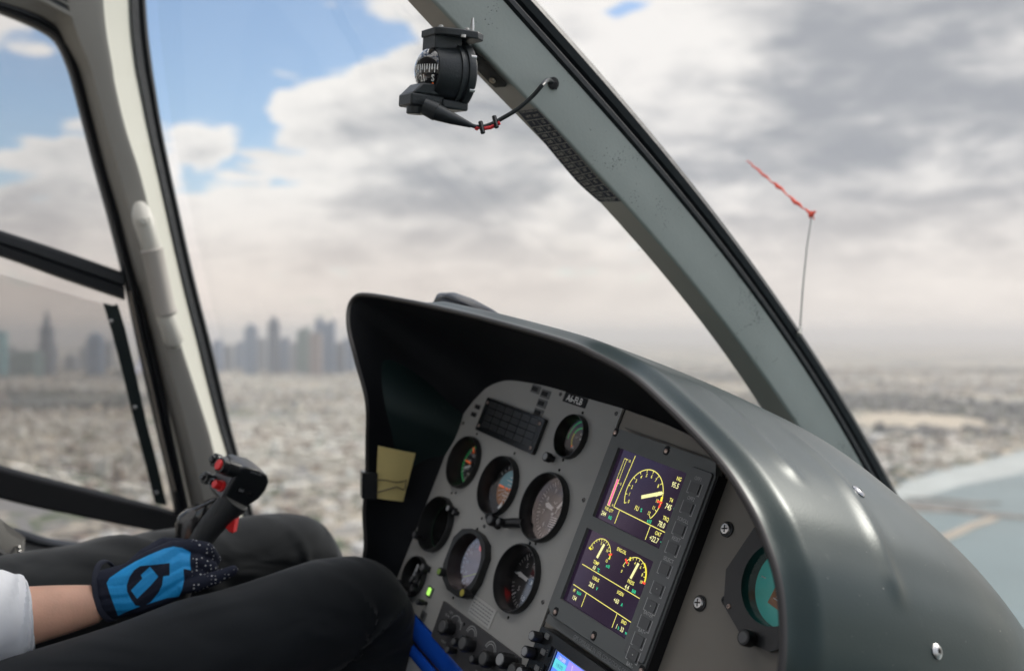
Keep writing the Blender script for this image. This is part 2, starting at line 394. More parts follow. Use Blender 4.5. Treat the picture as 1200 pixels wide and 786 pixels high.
def strip(name, pts, wd, h, m):
    b = MB(m); rows = [[], [], [], []]
    pp = [gp(x, y, 0) for x, y in pts]
    for i, p in enumerate(pp):
        d = (pp[min(i + 1, len(pp) - 1)] - pp[max(i - 1, 0)]).normalized(); s_ = vec(-d.y, d.x, 0)
        ww = wd[i] if isinstance(wd, list) else wd
        for k, (o, z) in enumerate(((-.5, -1), (-.36, h), (.36, h), (.5, -1))): rows[k].append(p + s_ * o * ww + vec(0, 0, z))
    b.grid(rows, m, flip=True); tag(b.obj(name), kind='structure')
strip('breakwater', [(1040, 592), (1080, 594), (1120, 597), (1160, 603), (1196, 607), (1260, 606), (1400, 604)], [90, 110, 80, 45, 28, 16, 14], 2.5, rock)
strip('breakwater', [(1070, 650), (1092, 636), (1115, 627), (1140, 616), (1165, 608)], 17, 2.5, mat('breakwater_sand', (.33, .28, .22), .9, var=.3, vscale=.05))
strip('breakwater', [(1060, 583), (1100, 585), (1140, 590), (1172, 590)], [10, 30, 34, 10], 2, rock)

def in_sea(x, y):
    if y < 1300: return x > 90 + (y - 300) * .36
    px = 600 + FPX * x / y; py = 393 + FPX * ALT / y
    lim = np.interp(px, [c[0] for c in coast], [c[1] for c in coast]) if px > 1040 else 1e9
    return py > lim - 3
roofs = [(.52, .48, .41), (.6, .57, .52), (.38, .34, .28), (.30, .27, .23), (.43, .39, .33), (.68, .66, .62), (.28, .22, .18), (.22, .23, .24), (.5, .44, .36), (.62, .55, .44)]
dark_roofs = [(.16, .16, .16), (.11, .12, .12), (.22, .21, .20), (.30, .29, .27), (.14, .15, .12)]
warm_roofs = [(.58, .54, .46), (.66, .62, .54), (.48, .44, .37), (.70, .68, .62), (.33, .27, .22), (.52, .49, .43)]
def zone(x, y): return math.sin(x / 620. + 1.1 * math.sin(y / 900.)) + 1.1 * math.sin(y / 480. + .5 + .4 * math.sin(x / 700.)) + .5 * math.sin((x + y) / 260.)
def attr_mat():
    m = bpy.data.materials.new('house_render_and_roof'); t, n, l = nt(m); b = n['Principled BSDF']; b.inputs['Roughness'].default_value = .85
    a = n.new('ShaderNodeAttribute'); a.attribute_name = 'roofcol'; l.new(a.outputs['Color'], b.inputs['Base Color']); return m
AM = attr_mat()
spots = []
for y0 in np.arange(900, 7400, 27.0):
    half = .56 * y0
    for x0 in np.arange(-half - 30, half + 30, 31.0 if y0 < 3000 else 38.0):
        x = x0 + random.uniform(-7, 7) + 9 * math.sin(y0 / 170.); y = y0 + random.uniform(-6, 6) + 9 * math.sin(x0 / 210.)
        if int(x // 190 + 40) % 2 == 0 and abs((x % 190) - 8) < 9: continue
        if math.sin(x / 310. + 1.3) * math.sin(y / 270.) > .5: continue          # open lots
        if random.random() < .33: continue
        if in_sea(x, y): continue
        px = 600 + FPX * x / y; py = 393 + FPX * ALT / y
        vis = (px < 250 and py < 680) or (250 <= px < 520) or (px > 800 and py < 640) or (440 <= px <= 830 and py < 520)
        if not vis: continue
        spots.append((y, x, px, py))
spots.sort()
def house_parts(wd, dp, h, kind):
    v = [(0, 0, h / 2, wd, dp, h)]
    if kind % 2: v.append((wd * .2, dp * .1, h + 1.2, wd * .35, dp * .4, 2.4))
    if kind % 3 == 0: v.append((-wd * .55, -dp * .15, h * .3, wd * .35, dp * .6, h * .6))
    v.append((-wd * .25, dp * .2, h + .6, 1.6, 1.6, 1.2))
    return v
protos = []
for k in range(8):
    c = roofs[(k * 3) % 10]; mk = mat('villa_render_%s' % 'abcdefgh'[k], c, .85); wk = mat('villa_window', (.05, .06, .07), .2); pk = mat('villa_roof_%s' % 'abcdefgh'[k], tuple(x * .82 for x in c), .9)
    wd, dp, h = random.uniform(14, 22), random.uniform(12, 18), random.choice([4.5, 7.5, 8.5, 9]); b = MB(mk, wk, pk)
    for (x, y, z, a_, b_, c_) in house_parts(wd, dp, h, k): b.box((x, y, z), (a_, b_, c_), mk)
    b.box((0, 0, h + .05), (wd - .8, dp - .8, .14), pk)
    for fl in range(int(h // 3.2)):
        for i in range(4):
            xx = -wd / 2 + wd * (i + .5) / 4
            for sy in (-1, 1): b.box((xx, sy * (dp / 2 + .02), 1.9 + fl * 3.2), (1.5, .1, 1.5), wk)
            b.box((wd / 2 + .02, -dp / 2 + dp * (i + .5) / 4, 1.9 + fl * 3.2), (.1, 1.4, 1.5), wk)
    protos.append(b)
pm = []
for i, (y, x, px, py) in enumerate(spots[:300]):
    k = random.randrange(8)
    if len(pm) <= 8 and k not in [a for a, _ in pm]:
        o = protos[k].obj('villa', smooth=False, loc=(x, y, 0)); pm.append((k, o))
    else:
        o = dict(pm)[k].copy(); COL.objects.link(o); o.location = (x, y, 0)
    o.rotation_euler = (0, 0, random.choice([0, .1, 1.57, 1.67]) + random.uniform(-.05, .05))
    tag(o, 'small pale flat-roofed villa in the out-of-focus suburb far below the windows', 'house', 'villas of the suburb below')
def mass(lst, name, colf, sizef):
    V = []; Fc = []; C = []
    for (y, x, px, py) in lst:
        wd, dp, h = sizef(y); c, s_ = math.cos(.1), math.sin(.1); bb = len(V)
        for z in (0, h):
            for sx, sy in ((-1, -1), (1, -1), (1, 1), (-1, 1)):
                a_, b_ = sx * wd / 2, sy * dp / 2; V.append((x + a_ * c - b_ * s_, y + a_ * s_ + b_ * c, z))
        Fc += [(bb + 4, bb + 5, bb + 6, bb + 7), (bb, bb + 1, bb + 5, bb + 4), (bb + 1, bb + 2, bb + 6, bb + 5), (bb + 2, bb + 3, bb + 7, bb + 6), (bb + 3, bb, bb + 4, bb + 7)]
        k = colf(x, y); C += [k] * 5
    me = bpy.data.meshes.new(name); me.from_pydata(V, [], Fc); me.materials.append(AM)
    a = me.attributes.new('roofcol', 'FLOAT_COLOR', 'FACE'); a.data.foreach_set('color', [q for c in C for q in (*c, 1)])
    o = bpy.data.objects.new(name, me); COL.objects.link(o); return o
o = mass(spots[300:], 'low_rise_housing', lambda x, y: random.choice(dark_roofs if zone(x, y) + random.uniform(-.4, .4) > .9 else (warm_roofs if zone(x, y) + random.uniform(-.4, .4) < -.3 else roofs)), lambda y: (random.uniform(12, 27), random.uniform(11, 24), random.choice([5, 8, 9, 12]) * (1 if random.random() > .04 else 2.4)))
tag(o, 'hazy carpet of pale low-rise houses reaching back to the skyline', 'housing', kind='stuff')
# palms and garden trees between the houses
ico = bmesh.new(); bmesh.ops.create_icosphere(ico, subdivisions=1, radius=1); iv = [tuple(v.co) for v in ico.verts]; ifc = [tuple(v.index for v in f.verts) for f in ico.faces]; ico.free()
V = []; Fc = []
for (y, x, px, py) in spots:
    if y > 4200 or random.random() < .25: continue
    if math.sin(x / 240. + .4) * math.cos(y / 190.) < -.15: continue
    for k in range(random.choice([1, 1, 2, 3])):
        r_ = random.uniform(2.4, 5.5); cx, cy = x + random.uniform(-17, 17), y + random.uniform(-15, 15); bb = len(V)
        V += [(cx + a_ * r_ * random.uniform(.8, 1.2), cy + b_ * r_ * random.uniform(.8, 1.2), r_ * .9 + c_ * r_ * .8) for a_, b_, c_ in iv]; Fc += [tuple(bb + i for i in f) for f in ifc]
me = bpy.data.meshes.new('garden_trees'); me.from_pydata(V, [], Fc); me.materials.append(mat('garden_foliage', (.055, .075, .035), .95, var=.4, vscale=.06))
o = bpy.data.objects.new('garden_trees', me); COL.objects.link(o); tag(o, 'scattered dark green garden trees among the pale houses', 'trees', kind='stuff')

# skyline
def tower_mat(name, c, g):
    if name in MATS: return MATS[name]
    m = bpy.data.materials.new(name); t, n, l = nt(m); b = n['Principled BSDF']; b.inputs['Roughness'].default_value = .35
    tc = n.new('ShaderNodeTexCoord'); br = n.new('ShaderNodeTexBrick'); mp = n.new('ShaderNodeMapping'); mp.inputs['Rotation'].default_value = (math.pi / 2, 0, 0)
    br.inputs['Color1'].default_value = (*g, 1); br.inputs['Color2'].default_value = (*[x * .7 for x in g], 1); br.inputs['Mortar'].default_value = (*c, 1)
    br.inputs['Scale'].default_value = .12; br.inputs['Mortar Size'].default_value = .06; br.offset = 0
    l.new(tc.outputs['Object'], mp.inputs[0]); l.new(mp.outputs[0], br.inputs['Vector']); l.new(br.outputs['Color'], b.inputs['Base Color'])
    MATS[name] = m; return m
TB = tower_mat('tower_blue_glass', (.10, .17, .27), (.04, .10, .20)); TG = tower_mat('tower_green_glass', (.10, .17, .17), (.04, .12, .13)); TT = tower_mat('tower_teal_glass', (.12, .33, .36), (.06, .26, .29))
TP = tower_mat('tower_pink_stone', (.27, .21, .20), (.14, .12, .13)); TC = tower_mat('tower_concrete', (.20, .23, .27), (.10, .13, .17)); TD = tower_mat('tower_dark_glass', (.07, .11, .17), (.03, .055, .10))
def tower(px, wpx, ytop, m, style, dist, label, group=None):
    d = dist; x = (px - 600) / FPX * d; h = ALT + (393 - ytop) / FPX * d; wd = wpx / FPX * d; dp = wd * random.uniform(.7, 1)
    t = empty('tower', (x, d, 0), label, 'skyscraper', group)
    b = MB(m)
    if style == 'spire':
        b.box((0, 0, h * .22), (wd, dp, h * .44), m); b.box((0, 0, h * .56), (wd * .8, dp * .8, h * .26), m); b.box((0, 0, h * .74), (wd * .55, dp * .55, h * .16), m, taper=.6)
        c = MB(m); c.box((0, 0, h * .86), (wd * .3, wd * .3, h * .12), m, taper=.4); c.tube([(0, 0, h * .9), (0, 0, h)], [wd * .06, wd * .01], m, 8); b.obj('shaft', t, smooth=False); c.obj('spire', t, smooth=False)
    elif style == 'crown':
        b.box((0, 0, h * .45), (wd, dp, h * .9), m); b.obj('shaft', t, smooth=False)
        c = MB(m); c.box((0, 0, h * .94), (wd * .7, dp * .7, h * .08), m, taper=.6); c.tube([(0, 0, h * .97), (0, 0, h)], [wd * .05, wd * .02], m, 8); c.obj('crown', t, smooth=False)
    elif style == 'slant':
        b.add([(-wd / 2, -dp / 2, 0), (wd / 2, -dp / 2, 0), (wd / 2, dp / 2, 0), (-wd / 2, dp / 2, 0), (-wd / 2, -dp / 2, h * .9), (wd / 2, -dp / 2, h), (wd / 2, dp / 2, h), (-wd / 2, dp / 2, h * .9)],
              [(3, 2, 1, 0), (4, 5, 6, 7), (0, 1, 5, 4), (1, 2, 6, 5), (2, 3, 7, 6), (3, 0, 4, 7)], m); b.obj('shaft', t, smooth=False)
        c = MB(TC); c.box((0, 0, h * .03), (wd * 1.4, dp * 1.5, h * .06), TC); c.obj('podium', t, smooth=False)
    else:
        b.box((0, 0, h * .485), (wd, dp, h * .97), m); b.obj('shaft', t, smooth=False)
        c = MB(TC); c.box((0, 0, h * .985), (wd * .6, dp * .6, h * .03), TC); c.obj('plant_room', t, smooth=False)
TW = [(0, 13, 387, TT, 'flat', 6100, 'bright teal glass tower at the far left edge of the skyline'),
      (33, 27, 411, TG, 'flat', 5900, 'broad dark green glass block left of the tall spired tower'),
      (55, 15, 358, TD, 'spire', 6300, 'tallest dark tower with a tapering spire, seen through the door window'),
      (112, 15, 389, TB, 'crown', 6200, 'blue grey tower beside the black sliding window latch strip'),
      (84, 14, 418, TC, 'flat', 7000, 'short pale hazy block right of the spired tower'),
      (98, 8, 405, TC, 'slant', 7400, 'slim pale block between the spired tower and the blue grey tower'),
      (127, 10, 399, TC, 'slant', 7300, 'faint grey block just right of the blue grey tower'),
      (15, 12, 418, TD, 'flat', 6900, 'dark low block between the teal tower and the green block'),
      (255, 10, 397, TB, 'slant', 6700, 'hazy blue block directly beside the door pillar rubber'),
      (268, 11, 404, TC, 'flat', 6900, 'second hazy block to the right of the door pillar'),
      (281, 9, 399, TB, 'slant', 7100, 'thin blue block just left of the first tall pointed tower'),
      (294, 13, 378, TB, 'crown', 6200, 'tall blue tower with a small crown, left one of the pair near the pillar'),
      (307, 10, 396, TC, 'flat', 6800, 'grey block squeezed between the two tall pointed towers'),
      (321, 12, 370, TD, 'crown', 6200, 'tallest dark tower of the right group, with a mast on its crown'),
      (333, 11, 394, TB, 'slant', 6600, 'sloping topped block just right of the tower with a mast'),
      (345, 9, 401, TC, 'flat', 7200, 'short grey block in the dip of the right skyline group'),
      (356, 14, 382, TG, 'slant', 6300, 'greenish glass tower with a slanting top left of the pink tower'),
      (370, 13, 389, TP, 'flat', 6100, 'pink stone tower among the blue towers'),
      (375, 11, 370, TB, 'crown', 6700, 'tall pale blue tower rising directly behind the pink tower'),
      (386, 13, 374, TB, 'slant', 6400, 'wide blue tower with a sloping top right of the pink tower'),
      (398, 12, 401, TD, 'flat', 6500, 'dark low block right of the wide blue tower'),
      (410, 14, 396, TB, 'flat', 6900, 'blue block disappearing behind the left tip of the glareshield')]
for a in TW: tower(*a)
for i in range(26):
    px = random.choice([random.uniform(-20, 150), random.uniform(245, 425), random.uniform(245, 425)])
    tower(px, random.uniform(6, 12), random.uniform(404, 424), random.choice([TB, TC, TD, TC]), random.choice(['flat', 'slant']), random.uniform(7300, 9000), 'faint grey block lost in the haze behind the nearer towers', 'hazy blocks behind the skyline')
# the air
hz = bpy.data.materials.new('haze_air'); t, n, l = nt(hz); n.clear()
ho = n.new('ShaderNodeOutputMaterial'); hv = n.new('ShaderNodeVolumePrincipled'); hv.inputs['Density'].default_value = .75e-4; hv.inputs['Color'].default_value = (.87, .84, .81, 1); hv.inputs['Anisotropy'].default_value = .2
l.new(hv.outputs[0], ho.inputs['Volume'])
b = MB(hz); b.box((0, 40000, 223), (96000, 104000, 448)); tag(b.obj('haze', smooth=False), kind='stuff')
# ------------------------------------------------------------------ airframe
GREEN = mat('primer_green_grey_paint', (.36, .385, .355), .48, bump=.35, bscale=260, var=.07, vscale=9, dist=.0006)
def speckle(m):        # small paint chips that stay on the post
    t, n, l = m.node_tree, m.node_tree.nodes, m.node_tree.links; b = n['Principled BSDF']; src = b.inputs['Base Color'].links[0].from_socket
    tc = n.new('ShaderNodeTexCoord'); a = n.new('ShaderNodeTexNoise'); a.inputs['Scale'].default_value = 420; a.inputs['Detail'].default_value = 2
    c = n.new('ShaderNodeTexNoise'); c.inputs['Scale'].default_value = 16; c.inputs['Detail'].default_value = 4
    l.new(tc.outputs['Object'], a.inputs['Vector']); l.new(tc.outputs['Object'], c.inputs['Vector'])
    ad = n.new('ShaderNodeMath'); ad.operation = 'ADD'; l.new(a.outputs['Fac'], ad.inputs[0]); l.new(c.outputs['Fac'], ad.inputs[1])
    r = n.new('ShaderNodeMapRange'); r.inputs[1].default_value = 1.235; r.inputs[2].default_value = 1.29; l.new(ad.outputs[0], r.inputs[0])
    mx = n.new('ShaderNodeMix'); mx.data_type = 'RGBA'; l.new(r.outputs[0], mx.inputs[0]); l.new(src, mx.inputs[6]); mx.inputs[7].default_value = (.05, .06, .055, 1); l.new(mx.outputs[2], b.inputs['Base Color'])
speckle(GREEN)
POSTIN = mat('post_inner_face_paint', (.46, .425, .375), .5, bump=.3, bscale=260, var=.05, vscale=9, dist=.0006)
TRIM_LIT = mat('pillar_trim_lit', (.56, .55, .48), .55, bump=.2, bscale=120, dist=.0006)  # pillar trim again, light on this facet put into a cream colour
TRIM = mat('trim_grey_and_shaded', (.30, .285, .255), .6, bump=.25, bscale=300, dist=.0006)  # grey of the door liner; on the pillar it also carries painted shade
GL_F = glass('windshield_acrylic', (.97, .975, .97), .02, .3, 0, (1, 1, 1), dust=0)
GL_D = glass('door_acrylic', (.79, .785, .78), .06, .5, 0, (1, 1, 1), dust=.085)

cab = empty('helicopter_cabin', mat4(R, F, A, AF(-1.0, 0, -.95)), 'grey helicopter cabin framing, painted paler on its lit pillar face, with black seals around the windows', 'helicopter')
# --- centre post: four long edges, swept
pts0 = [(380, -120, 0), (462, -14, 0), (495, 20, 0), (552, 78, 0), (605, 130, 0), (649, 181, 0), (700, 236, 0), (769, 311, 0), (816, 372, 0), (868, 438, 0), (925, 532, 0), (975, 628, 0), (1010, 710, 0)]
pts1 = [(410, -105, 0), (497, -10, 0), (526, 20, 0), (577, 75, 0), (624, 122, 0), (676, 178, 0), (724, 230, 0), (783, 295, 0), (832, 357, 0), (883, 424, 0), (946, 515, 0), (1005, 610, 0), (1045, 690, 0)]
pts2 = [(480, -130, 0), (572, -18, 0), (606, 20, 0), (652, 68, 0), (700, 124, 0), (744, 175, 0), (786, 224, 0), (838, 288, 0), (882, 345, 0), (928, 410, 0), (982, 495, 0), (1036, 595, 0), (1080, 690, 0)]
pts3 = [(505, -130, 0), (610, -18, 0), (641, 15, 0), (690, 68, 0), (732, 115, 0), (775, 167, 0), (812, 217, 0), (860, 280, 0), (901, 336, 0), (947, 402, 0), (1000, 483, 0), (1072, 622, 0), (1115, 710, 0)]
NS = 80
def fair(pts, nn, deg=4):        # fair the long edges into clean curves
    q = np.array([(p[0], p[1]) for p in pts], float); d = np.r_[0, np.cumsum(np.hypot(*np.diff(q, axis=0).T))]; d /= d[-1]
    fx, fy = np.polyfit(d, q[:, 0], deg), np.polyfit(d, q[:, 1], deg); t_ = np.linspace(0, 1, nn); return [Vector((a_, b_, 0)) for a_, b_ in zip(np.polyval(fx, t_), np.polyval(fy, t_))]
def edge(pts, s): return [PS(p.x, p.y, s) for p in fair(pts, NS)]
E0, E1, E2, E3 = edge(pts0, -1.075), edge(pts1, -1.036), edge(pts2, -1.036), edge(pts3, -1.046)
b = MB(GREEN)
rows = []
for i in range(NS):
    a0, a1, a2 = E0[i], E1[i], E2[i]; bk = a2 + (a0 - a1)            # closed box section with a soft corner
    r_ = .1
    sec = [a0, a0.lerp(a1, .5), a0.lerp(a1, .86)]
    for k in range(1, 4):
        q = k / 4; c0, c1 = a0.lerp(a1, .86), a1.lerp(a2, .07); sec.append(c0 * (1 - q) ** 2 + a1 * 2 * q * (1 - q) + c1 * q * q)
    sec += [a1.lerp(a2, .07), a1.lerp(a2, .5), a2, bk, a0]
    rows.append(sec)
for i in range(NS - 1):
    for k in range(len(rows[0]) - 1):
        b.add([rows[i][k], rows[i][k + 1], rows[i + 1][k + 1], rows[i + 1][k]], [(0, 1, 2, 3)], POSTIN if k < 3 else GREEN)
def weld(o, d=.00001):
    bm = bmesh.new(); bm.from_mesh(o.data); bmesh.ops.remove_doubles(bm, verts=bm.verts, dist=d); bmesh.ops.recalc_face_normals(bm, faces=bm.faces); bm.to_mesh(o.data); bm.free()
    o.data.polygons.foreach_set('use_smooth', [True] * len(o.data.polygons)); o.data.set_sharp_from_angle(angle=rad(35)); return o
post = weld(b.obj('center_post', cab, world=True, smooth=False)); post['label'] = 'green grey painted centre windshield post with paint chips'
b = MB(RUBBER)
prof = [(0, -.003), (.10, .004), (.24, .005), (.34, .001), (.42, -.004), (.5, .002), (.72, .007), (.9, .005), (1, -.002), (1, -.014), (0, -.014)]
rows = []
for i in range(NS):
    d = (E3[i] - E2[i]); rows.append([E2[i] + d * (.0 + x) + R * z for x, z in prof])
for k in range(len(prof) - 1): b.grid([[r[k] for r in rows], [r[k + 1] for r in rows]])
weld(b.obj('window_seal', cab, world=True))
# --- left pillar
yk = [-160, -60, 0, 40, 80, 100, 150, 200, 250, 300, 350, 400, 450, 500, 530, 600, 680]
def xk(v): return v
wr0 = [28, 20, 14, 60, 84, 90, 104, 118, 131, 146, 160, 172, 183, 194, 201, 217, 236]           # window rubber / trim line
gcb = [112, 117, 120, 124, 131, 134, 146, 162, 175, 188, 199, 210, 226, 242, 250, 268, 290]      # shaded grey | lit cream
crr = [150, 151, 153, 155, 160, 164, 174, 185, 196, 207, 219, 232, 244, 257, 266, 284, 306]      # lit cream | seal
sr = [166, 168, 171, 174, 179, 182, 190, 200, 211, 222, 234, 247, 259, 271, 279, 297, 320]      # seal edge
xs_l = [40, 50, 55, 70, 92, 98, 112, 125, 139, 153, 167, 180, 192, 204, 211, 227, 248]          # window seal right edge
def col(xs, s, off=0): return [p for p in [PS(q.x, q.y, s) for q in crom([(x + off, y, 0) for x, y in zip(xs, yk)], NS)]]
g0 = [PS(q.x, q.y, -1.925) for q in crom([(x, y, 0) for x, y in zip(xs_l, yk)], NS)]
gm = [PS(q.x, q.y, -1.875) for q in crom([(x * .62 + g * .38, y, 0) for x, g, y in zip(xs_l, gcb, yk)], NS)]
gm2 = [PS(q.x, q.y, -1.868) for q in crom([(x * .12 + g * .88, y, 0) for x, g, y in zip(xs_l, gcb, yk)], NS)]
g1 = col(gcb, -1.87, 1); c1 = col(crr, -1.94); s1 = col(sr, -1.95)
def ribbon(name, cols, m, back, parent=cab, names=None):
    b = MB(m); rows = list(cols) + [[p - R * back for p in c] for c in reversed(cols)] + [cols[0]]
    for a_, c_ in zip(rows[:-1], rows[1:]): b.grid([a_, c_])
    return weld(b.obj(name, parent, world=True))
ribbon('pillar_trim', [g0, gm, gm2, g1], TRIM, .05)
ribbon('pillar_trim', [g1, c1], TRIM_LIT, .04)['label'] = 'front face of the left windshield pillar, its light painted in as cream'
mid = [a_.lerp(c_, .45) + R * .006 for a_, c_ in zip(c1, s1)]; mid2 = [a_.lerp(c_, .55) - R * .002 for a_, c_ in zip(c1, s1)]
ribbon('window_seal', [c1, [p + R * .008 for p in c1], mid, mid2, [a_.lerp(c_, .8) + R * .006 for a_, c_ in zip(c1, s1)], s1], RUBBER, .03)
# door frame panel above the window, with the curved corner
SD = -1.93
def poly_plate(name, pix, s, th, m, parent=cab, bevel=.004):
    b = MB(m); v = [PS(x, y, s) for x, y in pix]; n_ = len(v); b.add(v + [p - R * th for p in v], [tuple(range(n_)), tuple(range(2 * n_ - 1, n_ - 1, -1))] + [(i, n_ + i, n_ + (i + 1) % n_, (i + 1) % n_) for i in range(n_)])
    bm = None; o = b.obj(name, parent, world=True, smooth=True); weld(o)
    if bevel: q = o.modifiers.new('bevel', 'BEVEL'); q.width = bevel; q.segments = 3; q.angle_limit = rad(50)
    return o
inner = [(-120, -28), (-60, -6), (-20, 7), (0, 15), (25, 25), (50, 37), (66, 50), (78, 75), (86, 100), (99, 150), (112, 200), (126, 250), (139, 300), (148, 336)]
outer = [(-120, -46), (-60, -24), (-20, -8), (0, 2), (28, 11), (52, 21), (74, 38), (88, 66), (98, 100), (111, 150), (124, 200), (139, 250), (152, 300), (162, 336)]
def crv(p, n_=60): return [(q.x, q.y) for q in crom([(x, y, 0) for x, y in p], n_)]
ci, cx_ = crv(inner), crv(outer)
def seal_strip(name, L0, L1, s, m, prof, parent=cab):
    b = MB(m); A_ = [PS(x, y, s) for x, y in L0]; B_ = [PS(x, y, s) for x, y in L1]
    cols = [[a_.lerp(c_, t_) + R * z for a_, c_ in zip(A_, B_)] for t_, z in prof]
    for p, q in zip(cols[:-1], cols[1:]): b.grid([p, q])
    return weld(b.obj(name, parent, world=True))
SP = [(0, -.02), (0, .0), (.15, .007), (.4, .009), (.5, .004), (.62, .009), (.88, .007), (1, 0), (1, -.02), (0, -.02)]
door = None
dn = tag(seal_strip('door_window_seal', ci, cx_, SD, RUBBER, SP))
lin_o = crv([(-120, -160), (-60, -150), (-20, -140), (10, -130), (45, -110), (80, -80), (100, -30), (112, 30), (118, 80), (128, 130), (138, 170), (150, 225), (160, 270), (168, 300)])
seal_strip('door_frame_liner', cx_, lin_o, SD + .004, TRIM, [(0, -.03), (0, .002), (.12, .018), (.3, .03), (.6, .042), (1, .045)])
# vent grille recessed in the liner
b = MB(TRIM); gM = mat4((PS(96, 14, SD + .06) - PS(60, -6, SD + .06)).normalized(), R.cross((PS(96, 14, SD + .06) - PS(60, -6, SD + .06)).normalized()), R, PS(72, -1, SD + .052))
v0 = len(b.V)
def addl(bb, M, fnc): k = len(bb.V); fnc(); bb.V[k:] = [M @ v for v in bb.V[k:]]
addl(b, gM, lambda: (b.box((0, .016, 0), (.056, .006, .008), TRIM), b.box((0, -.016, 0), (.056, .006, .008), TRIM), b.box((-.028, 0, 0), (.006, .038, .008), TRIM), b.box((.028, 0, 0), (.006, .038, .008), TRIM),
     b.box((0, 0, -.002), (.05, .03, .002), DGREY), b.box((0, .006, .001), (.05, .003, .004), TRIM), b.box((0, -.003, .001), (.05, .003, .004), TRIM)))
b.obj('air_vent', cab, world=True)
# horizontal bar, sliding window with its strip, lower frame
seal_strip('window_rail', crv([(-150, 222), (0, 270), (70, 293), (144, 319)], 20), crv([(-150, 254), (0, 301), (70, 326), (146, 352)], 20), SD + .004, RUBBER, [(0, -.02), (0, 0), (.12, .006), (.42, .008), (.5, .002), (.58, .009), (.9, .007), (1, 0), (1, -.02), (0, -.02)])
L0 = crv([(143, 316), (150, 345), (160, 395), (172, 450), (186, 510), (200, 570), (210, 618)], 30); L1 = crv([(155, 316), (165, 345), (178, 395), (191, 450), (203, 510), (216, 570), (226, 618)], 30)
seal_strip('door_window_seal', L0, L1, SD + .004, RUBBER, SP)
b = MB(mat('seal_edge_light', (.42, .36, .3), .5)); b.tube([PS(x, y, SD + .014) for x, y in crv([(152, 342), (163, 395), (177, 452), (190, 512), (205, 575)], 20)], .0016, None, 6); b.obj('seal_bead', cab, world=True)
sw = empty('sliding_window', mat4(R, F, A, PS(60, 460, SD + .02)), 'clear sliding vent window with a black riveted edge strip in the left door', 'window')
STRIP = mat('anodised_black_strip', (.022, .03, .03), .35, metal=.4, bump=.2, bscale=200, dist=.0005)
o = poly_plate('edge_strip', [(121, 355), (133, 358), (138, 356), (147, 385), (160, 440), (172, 495), (185, 545), (196, 592), (182, 590), (171, 545), (157, 492), (144, 438), (131, 388)], SD + .03, .006, STRIP, sw, .0015)
b = MB(STEEL)
for x, y in ((130, 376), (158, 477), (183, 577)):
    q = PS(x, y, SD + .031); Mx = mat4(F, A, R, vec(0, 0, 0)).to_3x3(); b.lathe([(.0035, 0), (.0035, .0012), (.002, .002)], None, q, Mx, 16)
b.obj('rivet', sw, world=True)
b = MB(GL_D); q = [PS(x, y, SD + .024) for x, y in [(-160, 275), (128, 358), (178, 572), (-160, 505)]]; b.add(q, [(0, 1, 2, 3)]); b.obj('pane', sw, world=True, smooth=False)
seal_strip('lower_door_rail', crv([(-150, 505), (0, 549), (100, 575), (190, 598), (225, 610)], 20), crv([(-150, 536), (0, 584), (100, 606), (175, 621), (222, 628)], 20), SD + .012, BLACKM, [(0, -.03), (0, 0), (.08, .004), (.9, .004), (1, 0), (1, -.03), (0, -.03)])
b = MB(GL_D); q = [PS(x, y, SD) for x, y in [(-150, -40), (0, 6), (60, 35), (90, 80), (120, 200), (152, 330), (-150, 235)]]; b.add(q, [tuple(range(7))]); b.obj('upper_door_pane', cab, world=True, smooth=False)
b = MB(GL_D); q = [PS(x, y, SD) for x, y in [(-150, 240), (150, 336), (212, 620), (-150, 640)]]; b.add(q, [(0, 1, 2, 3)]); b.obj('lower_door_pane', cab, world=True, smooth=False)
# lower sill of the door
SILL = mat('sill_grey', (.36, .36, .35), .4)
seal_strip('door_window_seal', crv([(-150, 575), (12, 620), (55, 633), (100, 640), (300, 668)], 20), crv([(-150, 590), (12, 631), (55, 641), (95, 646), (300, 680)], 20), SD + .012, RUBBER, SP)
poly_plate('door_sill', [(-150, 588), (20, 631), (95, 645), (300, 680), (300, 780), (-150, 780)], SD + .01, .05, SILL)
br = empty('door_latch_bracket', mat4(R, F, A, P(0, 640, 1.45)), 'grey metal latch bracket with two bright screws at the left frame edge', 'bracket')
GREYM = mat('latch_grey_metal', (.30, .29, .27), .4, metal=.5)
b = MB(GREYM); v = [P(x, y, d_) for x, y, d_ in [(-30, 588, 1.42), (0, 612, 1.45), (26, 631, 1.5), (25, 650, 1.5), (17, 654, 1.49), (-30, 622, 1.42)]]; dd = vec(.3, .9, .2).normalized() * .006
b.add(v + [p + dd for p in v], [tuple(range(6)), tuple(range(11, 5, -1))] + [(i, 6 + i, 6 + (i + 1) % 6, (i + 1) % 6) for i in range(6)]); b.obj('plate', br, world=True, bevel=.001)
for x, y in ((22, 641), (22.5, 646)):
    b = MB(STEEL); b.lathe([(.0035, 0), (.0035, .0012), (.002, .0022)], None, P(x, y, 1.488), vec(-.3, -.9, -.2).to_track_quat('Z', 'Y').to_matrix(), 16); b.obj('screw', br, world=True)
b = MB(BLACK); b.tube([P(-30, 628, 1.40), P(0, 650, 1.43), P(14, 660, 1.45)], .008, None, 10); b.obj('lever', br, world=True)
